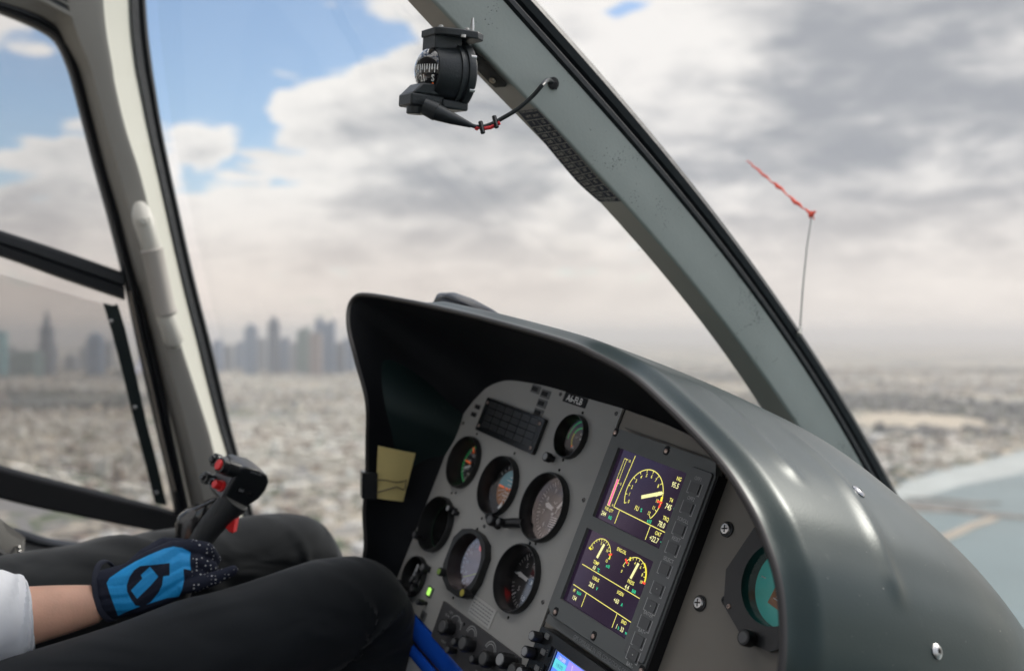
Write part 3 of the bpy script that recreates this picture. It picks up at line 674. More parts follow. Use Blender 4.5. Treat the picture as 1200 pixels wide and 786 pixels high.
# grab handle
gh = empty('grab_handle', mat4(R, F, A, PS(180, 320, -1.84)), 'off-white moulded grab handle on the left windshield pillar', 'handle')
HND = mat('handle_off_white', (.56, .54, .48), .45, bump=.2, bscale=300, dist=.0004)
def hp(x, y, s=-1.815): return PS(x, y, s)
b = MB(HND); b.tube([hp(164, 243, -1.85), hp(166, 250, -1.826), hp(168, 258, -1.816), hp(174, 278), hp(180, 297)], [.012, .0165, .018, .0165, .016], None, 24); b.obj('upper_mount', gh, world=True)
b = MB(HND); b.tube([hp(192, 366), hp(199, 385), hp(203, 396, -1.82), hp(204, 402, -1.85)], [.0155, .0165, .018, .012], None, 24); b.obj('lower_mount', gh, world=True)
b = MB(mat('handle_grip_beige', (.42, .39, .35), .55, bump=.3, bscale=200, dist=.0005)); b.tube([hp(177.5, 291), hp(178, 293), hp(179, 297), hp(193, 362), hp(195, 367), hp(195.5, 369)], [.0165, .0195, .0185, .0185, .0195, .0165], None, 24); b.obj('grip', gh, world=True)
b = MB(HND); b.lathe([(.007, -.004), (.007, .002), (.0055, .0035)], None, hp(168, 259, -1.799), mat4(F, A, R, vec(0, 0, 0)).to_3x3(), 24); b.obj('screw_cap', gh, world=True)
# windshield panes
GL_R = glass('windshield_acrylic_clear', (.98, .98, .98), .012, .10)
def pane(name, L, Rr, bulge, mt=GL_F, nn=12):
    b = MB(mt); rows = []
    for j in range(nn + 1):
        t_ = j / nn; rows.append([a_.lerp(c_, t_) + F * bulge * math.sin(math.pi * t_) for a_, c_ in zip(L, Rr)])
    b.grid(rows); return b.obj(name, cab, world=True)
Lp = s1[::4]; Rp = [E0[i] + F * .02 for i in range(0, NS, 4)]
pane('windshield_pane', [p - R * .0 + F * .02 for p in Lp], Rp, .10)
Rr = [E3[i] for i in range(0, NS, 4)]; FR = [p + R * (1.0) - F * .25 for p in Rr]
pane('windshield_pane', Rr, FR, .05, GL_R)
# roof, floor, rear wall, so that the cabin is shaded as an enclosed one
LIN = mat('cabin_lining_grey', (.45, .44, .42), .8); CAR = mat('cabin_carpet', (.05, .05, .055), .95)
def slab(name, s0, s1_, a0, a1, h0, h1, m): 
    b = MB(m); v = [AF(s, a, h) for h in (h0, h1) for s, a in ((s0, a0), (s1_, a0), (s1_, a1), (s0, a1))]; b.add(v, [(3, 2, 1, 0), (4, 5, 6, 7), (0, 1, 5, 4), (1, 2, 6, 5), (2, 3, 7, 6), (3, 0, 4, 7)]); return b.obj(name, cab, world=True, smooth=False)
slab('cabin_roof', -2.0, .25, -1.1, .12, .52, .56, LIN)
slab('cabin_floor', -2.0, .25, -1.4, 1.5, -1.0, -.95, CAR)
slab('rear_bulkhead', -2.0, .25, -1.44, -1.4, -1.0, -.2, LIN)
slab('door_lower_panel', -2.0, -1.96, -1.4, .5, -.95, -.68, LIN)
slab('door_lower_panel', .22, .25, -1.4, 1.0, -.95, -.28, CAR)  # unseen right door, made tall and dark to darken the hood's reflections
slab('rear_door_post', -2.0, -1.95, -.55, -.35, -.52, .52, LIN)

ps = empty('unseen_dark_seat', mat4(R, F, A, AF(-.12, -.42, -.95)), 'dark padded seat added unseen behind the viewpoint to darken the hood reflections', 'seat')  # added unseen seat, keeps bright sky out of the glareshield's reflections
LTH = mat('seat_black_leather', (.02, .02, .022), .5, bump=.3, bscale=80, dist=.002)
def pbox(name, s0, s1_, a0, a1, h0, h1): b = MB(LTH); b.box(((s0 + s1_) / 2, (a0 + a1) / 2, (h0 + h1) / 2), (s1_ - s0, a1 - a0, h1 - h0)); return b.obj(name, ps, bevel=.03, bseg=4)
pbox('cushion', -.27, .27, .02, .45, .28, .42); pbox('backrest', -.27, .27, -.10, .02, .32, 1.12); pbox('pedestal', -.2, .2, .05, .4, .02, .28)
# a few scratches on the post
b = MB(mat('scratch_dark', (.03, .04, .035), .8))
def onside(px, py, lift=.0006): return PS(px, py, -1.036 + lift)
for (x, y, dx, dy) in ((862, 391, 3, -1), (868, 387, 2, -1), (872, 384, 3, -2), (876, 381, 5, -1), (879, 379, 2, 2), (858, 397, 2, 3), (884, 376, 3, 4), (747, 292, 3, 2), (838, 300, 4, -3), (905, 425, 6, -5), (690, 150, 3, 3), (640, 95, 2, 3), (800, 320, 2, 5), (778, 262, 3, 4), (870, 352, 1, 5)):
    r_ = [onside(x + dx * k / 3 + random.uniform(-.4, .4), y + dy * k / 3 + random.uniform(-.4, .4)) for k in range(4)]
    w_ = [random.uniform(.2, .7) for _ in range(4)]; v = [p for k in range(4) for p in (r_[k] - A * .0006 * w_[k], r_[k] + A * .0006 * w_[k])]; b.add(v, [(0, 2, 3, 1), (2, 4, 5, 3), (4, 6, 7, 5)])
b.obj('paint_scratch', cab, world=True, smooth=False)
# ------------------------------------------------------------------ instrument console (panel frame: x right, y up, z towards the pilot, metres)
con = empty('instrument_console', PANEL, 'wide grey instrument panel full of gauges under a curved black glareshield', 'instrument panel')
rimk = [((-300, -330, 40), (-279, -330)), ((-303, -230, 45), (-279, -230)), ((-303, -169, 55), (-278, -170)), ((-310, -119, 75), (-277, -120)), ((-312, -72, 90), (-277, -76)), ((-310, -26, 110), (-277, -30)), ((-302, 29, 138), (-277, 10)),
        ((-323, 78, 168), (-273, 55)), ((-361, 116, 180), (-262, 80)), ((-386, 146, 181), (-250, 96)), ((-379, 167, 180), (-238, 109)), ((-339, 175, 179), (-215, 122)), ((-222, 181, 170), (-181, 131)), ((-98, 184, 160), (-101, 138)),
        ((0, 184, 155), (-5, 139.5)), ((114, 182, 149), (86, 141)), ((165, 177, 141), (150, 139)), ((220, 168, 135), (205, 134)), ((275, 150, 129), (255, 124)), ((322, 131, 121), (300, 110)), ((358, 114, 115), (340, 93)),
        ((394, 91, 110), (375, 72)), ((418, 69, 105), (400, 52)), ((438, 46, 101), (418, 30)), ((455, 17, 99), (436, 0)), ((469, -20, 98), (449, -30)), ((478, -80, 95), (457, -85)), ((484, -170, 90), (462, -170)), ((486, -330, 80), (464, -330))]
NR = 200
C_rim = [p / 1000 for p in crom([a for a, _ in rimk], NR)]; C_pan = [p / 1000 for p in crom([(a[0], a[1], 0) for _, a in rimk], NR)]
# arc positions used for fading things along the rim
def nrm2(i):
    a, c = C_rim[max(i - 1, 0)], C_rim[min(i + 1, NR - 1)]; d = (c - a); q = vec(-d.y, d.x, 0).normalized(); return q       # outward (rim runs clockwise)
b = MB(HOODIN)
rows = []
inn = [C_rim[i] - nrm2(i) * .007 + vec(0, 0, -.004) for i in range(NR)]
for j in range(15):
    t_ = j / 14
    rows.append([C_pan[i].lerp(inn[i], t_) + vec(0, 0, 0) + nrm2(i) * .012 * math.sin(math.pi * t_) * (1 - t_ * .3) for i in range(NR)])
b.grid(rows); lining = b.obj('hood_lining', con)
hood_mat = mat('glareshield_satin_black', (.010, .020, .020), .34, spec=.34, bump=.22, bscale=420, dist=.00035, rvar=.05)
b = MB(hood_mat); rows = []
def dusty(m):
    t, n, l = m.node_tree, m.node_tree.nodes, m.node_tree.links; b_ = n['Principled BSDF']; tc = n.new('ShaderNodeTexCoord'); out_ = None
    for sc, lo, hi in ((330, .735, .78), (38, .70, .80)):
        a = n.new('ShaderNodeTexNoise'); a.inputs['Scale'].default_value = sc; a.inputs['Detail'].default_value = 3; l.new(tc.outputs['Object'], a.inputs['Vector'])
        r = n.new('ShaderNodeMapRange'); r.inputs[1].default_value = lo; r.inputs[2].default_value = hi; l.new(a.outputs['Fac'], r.inputs[0])
        if out_ is None: out_ = r.outputs[0]
        else:
            ad = n.new('ShaderNodeMath'); ad.operation = 'MULTIPLY_ADD'; ad.inputs[1].default_value = .12; l.new(r.outputs[0], ad.inputs[0]); l.new(out_, ad.inputs[2]); out_ = ad.outputs[0]
    mx = n.new('ShaderNodeMix'); mx.data_type = 'RGBA'; mx.clamp_factor = True; l.new(out_, mx.inputs[0]); mx.inputs[6].default_value = b_.inputs['Base Color'].default_value; mx.inputs[7].default_value = (.30, .29, .27, 1); l.new(mx.outputs[2], b_.inputs['Base Color'])
dusty(hood_mat); hood_mat.node_tree.nodes['Principled BSDF'].inputs['Specular Tint'].default_value = (.88, 1, .97, 1)
LIPM = mat('hood_rim_edge', (.030, .026, .024), .38)
for k in range(7):       # the rolled lip
    a = math.pi * (k / 6); rows.append([C_rim[i] - nrm2(i) * (.0035 + .0035 * math.cos(a)) + vec(0, 0, .0045 * math.sin(a) - .004) for i in range(NR)])
b.grid(rows, LIPM)
rib1 = {}; rows = [rows[-1]]
NT = 110
def xs_of(i): return C_rim[i].x * 1000
for j in range(1, NT + 1):
    t_ = (j / NT) ** 1.15 * .62; row = []
    for i in range(NR):
        q = nrm2(i); p = C_rim[i].copy(); u_ = p.x * 1000; v_ = p.y * 1000
        drop = (max(0, t_ - .25) / .25) ** 2 * .043
        topness = max(0, q.y); side = max(0, q.x)
        out = .010 * sstep(0, .03, t_) * (1 if u_ > -200 else 0.4) + .030 * sstep(.02, .35, t_) * side * sstep(60, -160, v_)
        out += .010 * math.sin(min(1, t_ / .45) * math.pi) * topness
        # pressed ribs across the shoulder
        if u_ > 150 and v_ > 15:
            for (tc_, ua, ub) in ((.088 - .012 * sstep(200, 370, u_), 232, 362), (.175 - .035 * sstep(290, 440, u_), 268, 437)):
                fade = sstep(ua - 40, ua + 30, u_) * (1 - sstep(ub - 14, ub + 4, u_)); out += .0028 * fade * math.exp(-((t_ - tc_) / .011) ** 2)
        p = p + q * out + vec(0, -drop * (.35 + .65 * topness if v_ > -60 else .2), -t_ - .004)
        p.x -= side * .08 * (max(0, t_ - .3) / .3) ** 2
        if u_ < -100: p.x += t_ * .35 * sstep(-100, -380, u_)
        row.append(p)
    rows.append(row)
b.grid(rows, hood_mat); gl = b.obj('glareshield', con, angle=60); gl['label'] = 'satin black curved glareshield with two pressed ribs on its right shoulder'
weld(gl); gl.data.set_sharp_from_angle(angle=rad(60))
SLOT = mat('slot_rim_metal', (.35, .35, .36), .25, metal=1)
def on_hood(i, j): 
    p = rows[j][i]; a = rows[j][min(i + 1, NR - 1)] - rows[j][i - 1]; c = rows[min(j + 1, NT)][i] - rows[j - 1][i]; nn = a.cross(c).normalized()
    if nn.dot(nrm2(i)) < 0: nn = -nn
    return p, nn
def hood_at(px, py):        # nearest hood surface sample to a bearing, used to seat its screws
    best = None
    for j in range(2, NT):
        for i in range(60, NR):
            q = PANEL @ rows[j][i] - CAM; x, y = 600 + FPX * q.x / q.y, 393 - FPX * q.z / q.y; dd = (x - px) ** 2 + (y - py) ** 2 + q.y * 30
            if best is None or dd < best[0]: best = (dd, i, j)
    return best[1:]
for (px, py, r_) in ((1096, 765, .0055), (1007, 577, .006)):
    i, j = hood_at(px, py); p, nn = on_hood(i, j); b = MB(STEEL if r_ < .0057 else SLOT, DARKHOLE); Mq = nn.to_track_quat('Z', 'Y').to_matrix()
    b.lathe([(r_ * 1.25, 0), (r_ * 1.25, .0008), (r_, .0022), (r_ * .5, .003), (r_ * .42, .0016)], None, p, Mq, 24)
    b.lathe([(r_ * .3, .0018), (r_ * .3, .0032)], DARKHOLE, p, Mq, 6); b.obj('screw', con)
# panel face
def rr(x0, y0, x1, y1, r, n=6):
    o = []
    for cx, cy, a0 in ((x1 - r, y1 - r, 0), (x0 + r, y1 - r, 90), (x0 + r, y0 + r, 180), (x1 - r, y0 + r, 270)):
        for k in range(n + 1): a = rad(a0 + 90 * k / n); o.append((cx + r * math.cos(a), cy + r * math.sin(a)))
    return o
def m3(l): return [(x / 1000, y / 1000) for x, y in l]
GA = [('clock', -218, 2, 37), ('adi', -117, -5, 39), ('alt', -8, -2, 42), ('asi', -227, -92, 39), ('dg', -119, -112, 44), ('vsi', -9, -93, 41), ('trq', -8, 89, 28), ('small', -232, -170, 27)]
cont = [(p.x * 1000, p.y * 1000) for p in C_pan]
left = [(x, y) for x, y in cont if x < 62 and y > -214] + [(62, 140.8), (62, -217), (-122, -217), (-259, -209)]
i0 = next(i for i, c in enumerate(cont) if c[1] > -205)
left = [(-262, -207)] + [(x, y) for x, y in cont[i0:] if x < 62 and y > -205] + [(62, 140.8), (62, -226), (-40, -222), (-122, -217), (-200, -211)]
v, f_ = plate_with_holes(m3(left), [circ(x / 1000, y / 1000, r * .95 / 1000) for _, x, y, r in GA], -.003, 0)
b = MB(PANELG); b.add(v, f_); pf = b.obj('panel_face', con, smooth=False)
right = [(64, 141)] + [(x, y) for x, y in cont if x > 64 and y > -326] + [(462, -326), (64, -326)]
v, f_ = plate_with_holes(m3(right), [circ(.355, .032, .0385)], -.006, -.003)
b = MB(PANELB); b.add(v, f_); o = b.obj('panel_face', con, smooth=False); o['label'] = 'warmer grey right hand half of the panel face behind the display unit'
v, f_ = plate_with_holes(m3([(74, 140), (74, 121), (250, 121), (262, 118), (240, 127), (200, 134), (150, 138.5)]), [], -.003, .003); b = MB(PANELB); b.add(v, f_); b.obj('cover_plate', con, smooth=False)
# body behind and below
b = MB(BLACKM); b.prism(m3([(-276, -200), (-276, 100), (-180, 130), (200, 130), (440, -20), (460, -330), (-270, -330)]), -.30, -.05, BLACKM); b.obj('panel_body', con, smooth=False)

# --- screws, holes
def screw(u, v_, r=2.6, m=None, parent=con, w_=0, name='screw'):
    b = MB(m or STEEL, DARKHOLE); c = (u / 1000, v_ / 1000, w_ / 1000)
    b.lathe([(r / 1000, 0), (r / 1000, .0006), (r * .75 / 1000, .0014), (r * .45 / 1000, .0015)], None, c, None, 18)
    a = random.uniform(0, 90)
    for k in (0, 90): b.tick(c[0], c[1], -r * .0005, r * .0005, a + k, r * .00028, c[2] + .00165, DARKHOLE)
    return b.obj(name, parent)
for u, v_ in ((-64, 134), (54, 133), (-262, 51), (54, 26), (-118, 33), (-118, -60), (50, -100)): screw(u, v_, 2.7, mat('screw_dull', (.16, .155, .15), .4, metal=.7))
for u, v_ in ((274, 60), (274, -16)):
    b = MB(mat('screw_washer_black', (.02, .02, .02), .4), DARKHOLE, STEEL); c = mm(u, v_, -3)
    b.lathe([(.0078, 0), (.0078, .0015), (.0062, .0022)], None, c, None, 28); b.lathe([(.0060, .001), (.0060, .003), (.005, .0042), (.002, .0046)], STEEL, c, None, 28)
    for k in (20, 110): b.tick(c[0], c[1], -.0036, .0036, k, .0013, c[2] + .0048, DARKHOLE)
    b.obj('screw', con)
b = MB(mat('screw_black', (.03, .028, .028), .35, metal=.6), DARKHOLE); c = mm(303, -2, -3); b.lathe([(.0048, 0), (.0048, .0012), (.0035, .003), (.001, .0034)], None, c, None, 24); b.tick(c[0], c[1], -.0025, .0025, 30, .0009, c[2] + .0036, DARKHOLE); b.tick(c[0], c[1], -.0025, .0025, 120, .0009, c[2] + .0036, DARKHOLE); b.obj('screw', con)
for u, v_ in ((-7, 121), (-217, 45), (-113, 42), (-10, 59), (-10, 46), (-223, -44), (-213, -41), (-130, -53), (-131, -68), (-13, -49), (-2, -46), (-77, -143), (-126, -161), (-1, -139)):
    b = MB(DARKHOLE); b.lathe([(.0019, .0), (.0019, .0005)], None, mm(u, v_, 0), None, 14); b.obj('screw_hole', con)
# --- annunciator panel
b = MB(BLACKS, mat('annunciator_legend', (.036, .037, .038), .3)); b.prism(m3(rr(-217, 50, -68, 98, 3)), 0, .006, BLACKS)
for i in range(6):
    for j in range(4):
        x = -205 + i * 21.5; y = 58 + j * 9.4; b.prism(m3(rr(x, y, x + 19, y + 8, .8, 2)), .006, .0066, MATS['annunciator_legend'])
ap = b.obj('annunciator_panel', con, bevel=.0008)
for u, v_ in ((-211, 91), (-211, 57), (-75, 90), (-75, 57)): screw(u, v_, 2.4, mat('screw_copper', (.55, .42, .36), .4, metal=.8), ap, 6)
# --- small switch legends
for (u, v_) in ((-120, 130), (-95, 128), (-95, 115), (-95, 102), (-239, 80), (-241, 68)):
    big = u > -200; b = MB(mat('legend_frame_grey', (.13, .13, .125), .5), DARKHOLE)
    if big: b.prism(m3(rr(u - 10.5, v_ - 5.5, u + 10.5, v_ + 5.5, 1)), 0, .0008)
    b.prism(m3(rr(u - 8, v_ - 3, u + 5, v_ + 3, .6)), .0008, .0016, BLACKM); b.obj('indicator_light', con)
# --- registration plate
b = MB(BLACKM, WHITE); b.prism(m3(rr(-54, 126.5, -6, 139, 1)), 0, .0012, BLACKM); b.text('A6-FLB', -.030, .1325, .0118, .0016, WHITE, sx=.95, bold=.018); o = b.obj('registration_plate', con); o['label'] = 'black plate reading A6-FLB in white'
# --- gauges
GLS = glass('gauge_glass', (.98, .98, .98), .05, .5, .02, (1, .93, .92))
BEZ = mat('gauge_bezel_black', (.016, .016, .016), .38, bump=.1, bscale=800, dist=.0002)
GLM = glass('gauge_glass_coated', (.97, .95, .95), .14, .5, .03, (1, .86, .84))
RED = mat('mark_red', (.75, .06, .03), .5); YEL = mat('mark_yellow', (.85, .70, .08), .5); GRN = mat('mark_green', (.04, .75, .18), .5); ORG = mat('mark_orange', (.85, .2, .06), .5, emit=(.9, .16, .04), es=.25)
def gauge_body(name, label, u, v_, r, depth=15, proud=8, shape=None, dial=DIALB, inner=.84, glassm=None):
    b = MB(BEZ); c = mm(u, v_, 0); R_ = r / 1000
    if shape is None: b.lathe([(R_, 0), (R_, proud * .0007), (R_ * .975, proud * .001), (R_ * .945, proud * .001), (R_ * .925, proud * .0007), (R_ * .91, -.001), (R_ * (inner + .05), -(depth + 5) / 1000)], None, c, None, 64, False, False)
    else:
        v, f2 = plate_with_holes(shape, [circ(c[0], c[1], R_ * .9)], 0, proud / 1000); b.add(v, f2); b.lathe([(R_ * .9, proud * .001), (R_ * .885, -.001), (R_ * (inner + .0), -(depth + 5) / 1000)], None, c, None, 64, False, False)
    g = b.obj(name, con, angle=50); g['label'] = label
    return g, c, R_ * (inner + .05), -(depth + 5) / 1000
def dial_part(g, c, ri, w_, fn, m=DIALB, name='dial'):
    b = MB(m); b.lathe([(ri, w_ - .002), (ri, w_)], m, c, None, 48); fn(b, c[0], c[1], ri, w_ + .0004); return b.obj(name, g, smooth=False)
def needle_part(g, c, ln, ang, w_, m=WHITE, wd=.0022, tail=.3, hub=.0035):
    b = MB(m, BLACKM); a = rad(ang); ux, uy = math.cos(a), math.sin(a)
    poly = [(-tail * ln, -wd / 2), (ln * .55, -wd / 2 * 1.15), (ln * .8, -wd * .75), (ln, 0), (ln * .8, wd * .75), (ln * .55, wd / 2 * 1.15), (-tail * ln, wd / 2)]
    b.prism([(c[0] + x * ux - y * uy, c[1] + x * uy + y * ux) for x, y in poly], w_, w_ + .0008, m); b.lathe([(hub, w_ + .0008), (hub * .8, w_ + .0022)], BLACKM, c, None, 20); return b.obj('needle', g, smooth=False)
def glass_part(g, c, ri, w_=-.001, m=None): b = MB(m or GLS); b.lathe([(ri * 1.02, w_)], None, c, None, 48, False, True); return b.obj('gauge_glass', g, smooth=False)
def knob(g, u, v_, r, h, m=BLACK, cap=None, name='knob', flute=True, w0=0, parent=None):
    b = MB(m); c = mm(u, v_, w0); R_, H = r / 1000, h / 1000; seg = 36; vs = []
    prof = [(R_ * .7, 0), (R_ * .7, H * .35), (R_, H * .4), (R_, H * .92), (R_ * .9, H)]
    for k, (rr_, hh) in enumerate(prof):
        for i in range(seg):
            a = 2 * math.pi * i / seg; q = rr_ * (1 - (.06 if (i // 2) % 2 and flute and k >= 2 else 0)); vs.append((c[0] + q * math.cos(a), c[1] + q * math.sin(a), c[2] + hh))
    fs = [(j * seg + i, j * seg + (i + 1) % seg, (j + 1) * seg + (i + 1) % seg, (j + 1) * seg + i) for j in range(4) for i in range(seg)] + [tuple(4 * seg + i for i in range(seg))]
    b.add(vs, fs, m)
    b.lathe([(R_ * .72, H), (R_ * .66, H * 1.04)], cap or mat('knob_cap_grey', (.10, .10, .10), .4), (c[0], c[1], c[2]), None, 24)
    return b.obj(name, g or con)
def nums(b, cx, cy, rr_, lst, a0, a1, sz, w_, m=WHITE):
    for k, s_ in enumerate(lst): a = rad(a0 + (a1 - a0) * k / max(1, len(lst) - 1)); b.text(s_, cx + rr_ * math.cos(a), cy + rr_ * math.sin(a), sz, w_, m)
def ticks(b, cx, cy, r0, r1, n_, a0, a1, t_, w_, m=WHITE):
    for k in range(n_): b.tick(cx, cy, r0, r1, a0 + (a1 - a0) * k / (n_ - 1), t_, w_, m)
# airspeed style gauge, upper left
g, c, ri, w_ = gauge_body('airspeed_indicator', 'gauge with green arc and red marks at the upper left of the panel', -218, 2, 37, 10, 8, inner=.80)
def fn(b, x, y, r, w_):
    b.arc(x, y, r * .84, r * .93, 110, 265, w_, GRN); b.tick(x, y, r * .62, r * .92, 128, .0030, w_ + .0003, ORG); b.tick(x, y, r * .3, r * .8, 176, .0026, w_ + .0003, ORG)
    ticks(b, x, y, r * .74, r * .95, 31, 90, -250, .0006, w_); ticks(b, x, y, r * .66, r * .95, 11, 90, -250, .0012, w_); nums(b, x, y, r * .50, ['0', '20', '40', '60', '80', '100', '120', '140', '155'], 80, -230, .0062, w_)
dial_part(g, c, ri, w_, fn); needle_part(g, c, ri * .72, 205, w_ + .002, WHITE, .0026); glass_part(g, c, ri)
# attitude indicator
g, c, ri, w_ = gauge_body('attitude_indicator', 'attitude indicator with blue sky and brown ground, orange horizon bar', -117, -5, 40, 9, 9, inner=.86)
SKYB = mat('horizon_sky_blue', (.16, .42, .50), .5); EAR = mat('horizon_earth_brown', (.42, .17, .06), .5)
def fn(b, x, y, r, w_):
    b.arc(x, y, r * .70, r * .99, 0, 360, w_ + .0004, DIALB, 60)
    q = 5; b.arc(x, y, 0, r * .69, q, 180 + q, w_, SKYB, 40); b.arc(x, y, 0, r * .69, 180 + q, 360 + q, w_, EAR, 40); b.line(x - r * .68, y - .001, x + r * .68, y + .003, .0007, w_ + .0003, WHITE)
    for a in (30, 45, 60, 75, 90, 105, 120, 135, 150): b.tick(x, y, r * .76, r * (.9 if a % 30 == 0 else .84), a, .0012, w_ + .0006, WHITE)
    for k in (-3, -2, -1, 1, 2, 3): b.line(x - r * (.25 if k % 2 == 0 else .13), y + k * r * .14, x + r * (.25 if k % 2 == 0 else .13), y + k * r * .14 + .0006, .0007, w_ + .0004, WHITE)
    for a in range(200, 345, 20): b.tick(x, y, r * .15, r * .6, a, .0006, w_ + .0003, WHITE)
dial_part(g, c, ri, w_, fn)
b = MB(ORG); b.box((c[0] - .013, c[1] + .000, w_ + .003), (.012, .0026, .001)); b.box((c[0] + .013, c[1] + .001, w_ + .003), (.012, .0026, .001)); b.box((c[0], c[1], w_ + .003), (.004, .0026, .001)); b.obj('miniature_aircraft', g)
b = MB(WHITE); b.prism([(c[0] - .005, c[1] - .028), (c[0] + .005, c[1] - .028), (c[0], c[1] - .018)], w_ + .002, w_ + .003); b.obj('roll_pointer', g, smooth=False)
glass_part(g, c, ri); knob(g, -88, -46, 7.2, 17, flute=False); knob(g, -64, -42, 5.2, 20, flute=False); b = MB(BLACK); b.tube([mm(-66, -42, 8), mm(-46, -35, 8), mm(-36, -32, 4)], .006); b.tube([mm(-112, -45, 4), mm(-100, -48, 8), mm(-80, -50, 6)], .0045); b.obj('knob_housing', g)
# altimeter
g, c, ri, w_ = gauge_body('altimeter', 'large altimeter with white pointers and a pink reflection', -8, -2, 43, 12, 9, inner=.88)
def fn(b, x, y, r, w_):
    ticks(b, x, y, r * .86, r * .97, 51, 90, -270, .0006, w_); ticks(b, x, y, r * .80, r * .97, 11, 90, -270, .0014, w_); nums(b, x, y, r * .66, [str(k) for k in range(10)], 90, 90 - 324, .0085, w_)
    b.rect(x + r * .05, y + r * .12, x + r * .42, y + r * .34, w_, BLACKM); b.text('1013', x + r * .24, y + r * .23, .0048, w_ + .0003, WHITE)
    for k in range(5): b.line(x - r * .16, y - r * (.52 - .07 * k), x + r * .16, y - r * (.48 - .07 * k), .0008, w_ + .0002, WHITE)
    b.text('ALT', x - r * .2, y + r * .2, .004, w_, WHITE)
dial_part(g, c, ri, w_, fn); needle_part(g, c, ri * .80, 58, w_ + .002, WHITE, .0032, .25); needle_part(g, c, ri * .55, 172, w_ + .0035, WHITE, .0046, .2); glass_part(g, c, ri, m=GLM)
# blank dark gauge
g, c, ri, w_ = gauge_body('blank_gauge', 'unlit black gauge with a thin green rim', -227, -92, 39, 8, 9, inner=.8)
dial_part(g, c, ri, w_, lambda b, x, y, r, w_: b.arc(x, y, r * .96, r * .99, 90, 270, w_ + .0006, mat('dark_green_rim', (.03, .10, .045), .4)), mat('off_display_black', (.004, .004, .004), .25)); knob(g, -196, -62, 5.0, 14, cap=mat('knob_cap_light', (.35, .35, .35), .35)); knob(g, -253, -118, 5.5, 15); knob(g, -188, -64, 4, 9); b = MB(BLACK); b.tube([mm(-262, -122, 3), mm(-246, -114, 3)], .0045); b.obj('knob_housing', g)
# directional gyro, squarish case
sh = m3([(-163, -92), (-150, -76), (-128, -69), (-107, -70), (-88, -77), (-77, -92), (-76, -125), (-84, -145), (-104, -154), (-132, -154), (-152, -146), (-163, -130)])
g, c, ri, w_ = gauge_body('heading_indicator', 'heading gauge in a squared case with a red flag and yellow line, pink reflection painted on its dial', -119, -111, 41, 8, 10, sh, inner=.88)
def fn(b, x, y, r, w_):
    ticks(b, x, y, r * .82, r * .95, 36, 90, -270, .0009, w_)
    b.line(x - r * .55, y - r * .62, x + r * .66, y + r * .02, .0016, w_ + .0005, mat('mark_lime', (.62, .66, .10), .5)); nums(b, x, y, r * .68, ['N', '3', '6', 'E', '12', '15', 'S', '21', '24', 'W', '30', '33'], 100, -230, .006, w_)
dial_part(g, c, ri, w_, fn, mat('dial_pink_reflection', (.34, .25, .25), .5)); b = MB(RED); b.lathe([(.0058, w_ + .002), (.0058, w_ + .003)], mat('flag_red', (.9, .10, .06), .5, emit=(.9, .1, .05), es=.35), (c[0] - .002, c[1] + ri * .62, 0), None, 20); b.obj('warning_flag', g, smooth=False)  # dial tinted pink to stand in for light reflected in its glass
glass_part(g, c, ri, m=glass('gauge_glass_bright', (.95, .93, .93), .30, .5, .03, (1, .84, .86))); knob(g, -155, -139, 5.6, 17, cap=mat('knob_cap_green', (.25, .4, .06), .4)); knob(g, -85, -143, 6.2, 18, cap=mat('knob_cap_yellow', (.45, .38, .06), .4)); 
# vertical speed
g, c, ri, w_ = gauge_body('vertical_speed_indicator', 'vertical speed gauge with a white pointer at zero', -9, -93, 42, 14, 8, inner=.86)
def fn(b, x, y, r, w_):
    ticks(b, x, y, r * .84, r * .97, 41, 160, -160, .0007, w_); ticks(b, x, y, r * .76, r * .97, 9, 180, -180, .0015, w_); nums(b, x, y, r * .6, ['5', '10', '15', '20'], 140, 20, .0085, w_); nums(b, x, y, r * .6, ['5', '10', '15', '20'], 220, 340, .0085, w_)
    b.text('VERTICAL SPEED', x + r * .18, y + r * .16, .0036, w_, WHITE); b.text('100 FT/MIN', x + r * .18, y + r * .04, .0034, w_, WHITE)
dial_part(g, c, ri, w_, fn, mat('dial_charcoal', (.035, .034, .035), .5)); needle_part(g, c, ri * .78, 176, w_ + .002, WHITE, .004, .2); glass_part(g, c, ri, m=GLM)
# torque
g, c, ri, w_ = gauge_body('dual_pressure_gauge', 'small round gauge with green and yellow arcs at the top of the panel', -8, 89, 28, 6, 8, inner=.86)
def fn(b, x, y, r, w_):
    b.arc(x, y, r * .86, r * .96, 55, 190, w_, GRN); b.tick(x, y, r * .85, r * .98, 52, .0014, w_ + .0004, ORG)
    b.arc(x, y, r * .52, r * .62, 100, 160, w_, GRN); b.arc(x, y, r * .52, r * .62, 160, 225, w_, YEL); b.arc(x, y, r * .52, r * .62, 66, 100, w_, YEL); b.tick(x, y, r * .5, r * .64, 228, .0014, w_ + .0004, ORG); b.tick(x, y, r * .5, r * .64, 62, .0014, w_ + .0004, RED)
    for s_, a, q in (('10', 175, .25), ('60', 90, .28), ('60', 20, .35), ('20', 235, .55), ('0', 262, .8), ('80', 8, .8)): b.text(s_, x + r * q * math.cos(rad(a)), y + r * q * math.sin(rad(a)), .0048, w_, WHITE)
    b.tick(x, y, r * .3, r * .5, -50, .0008, w_, WHITE)
dial_part(g, c, ri, w_, fn); needle_part(g, c, ri * .5, 12, w_ + .0015, WHITE, .0016, .2, .0022); glass_part(g, c, ri); 
knob(None, -30, 55, 6.0, 13, cap=mat('knob_cap_light', (.35, .35, .35), .35), name='push_knob', flute=False)
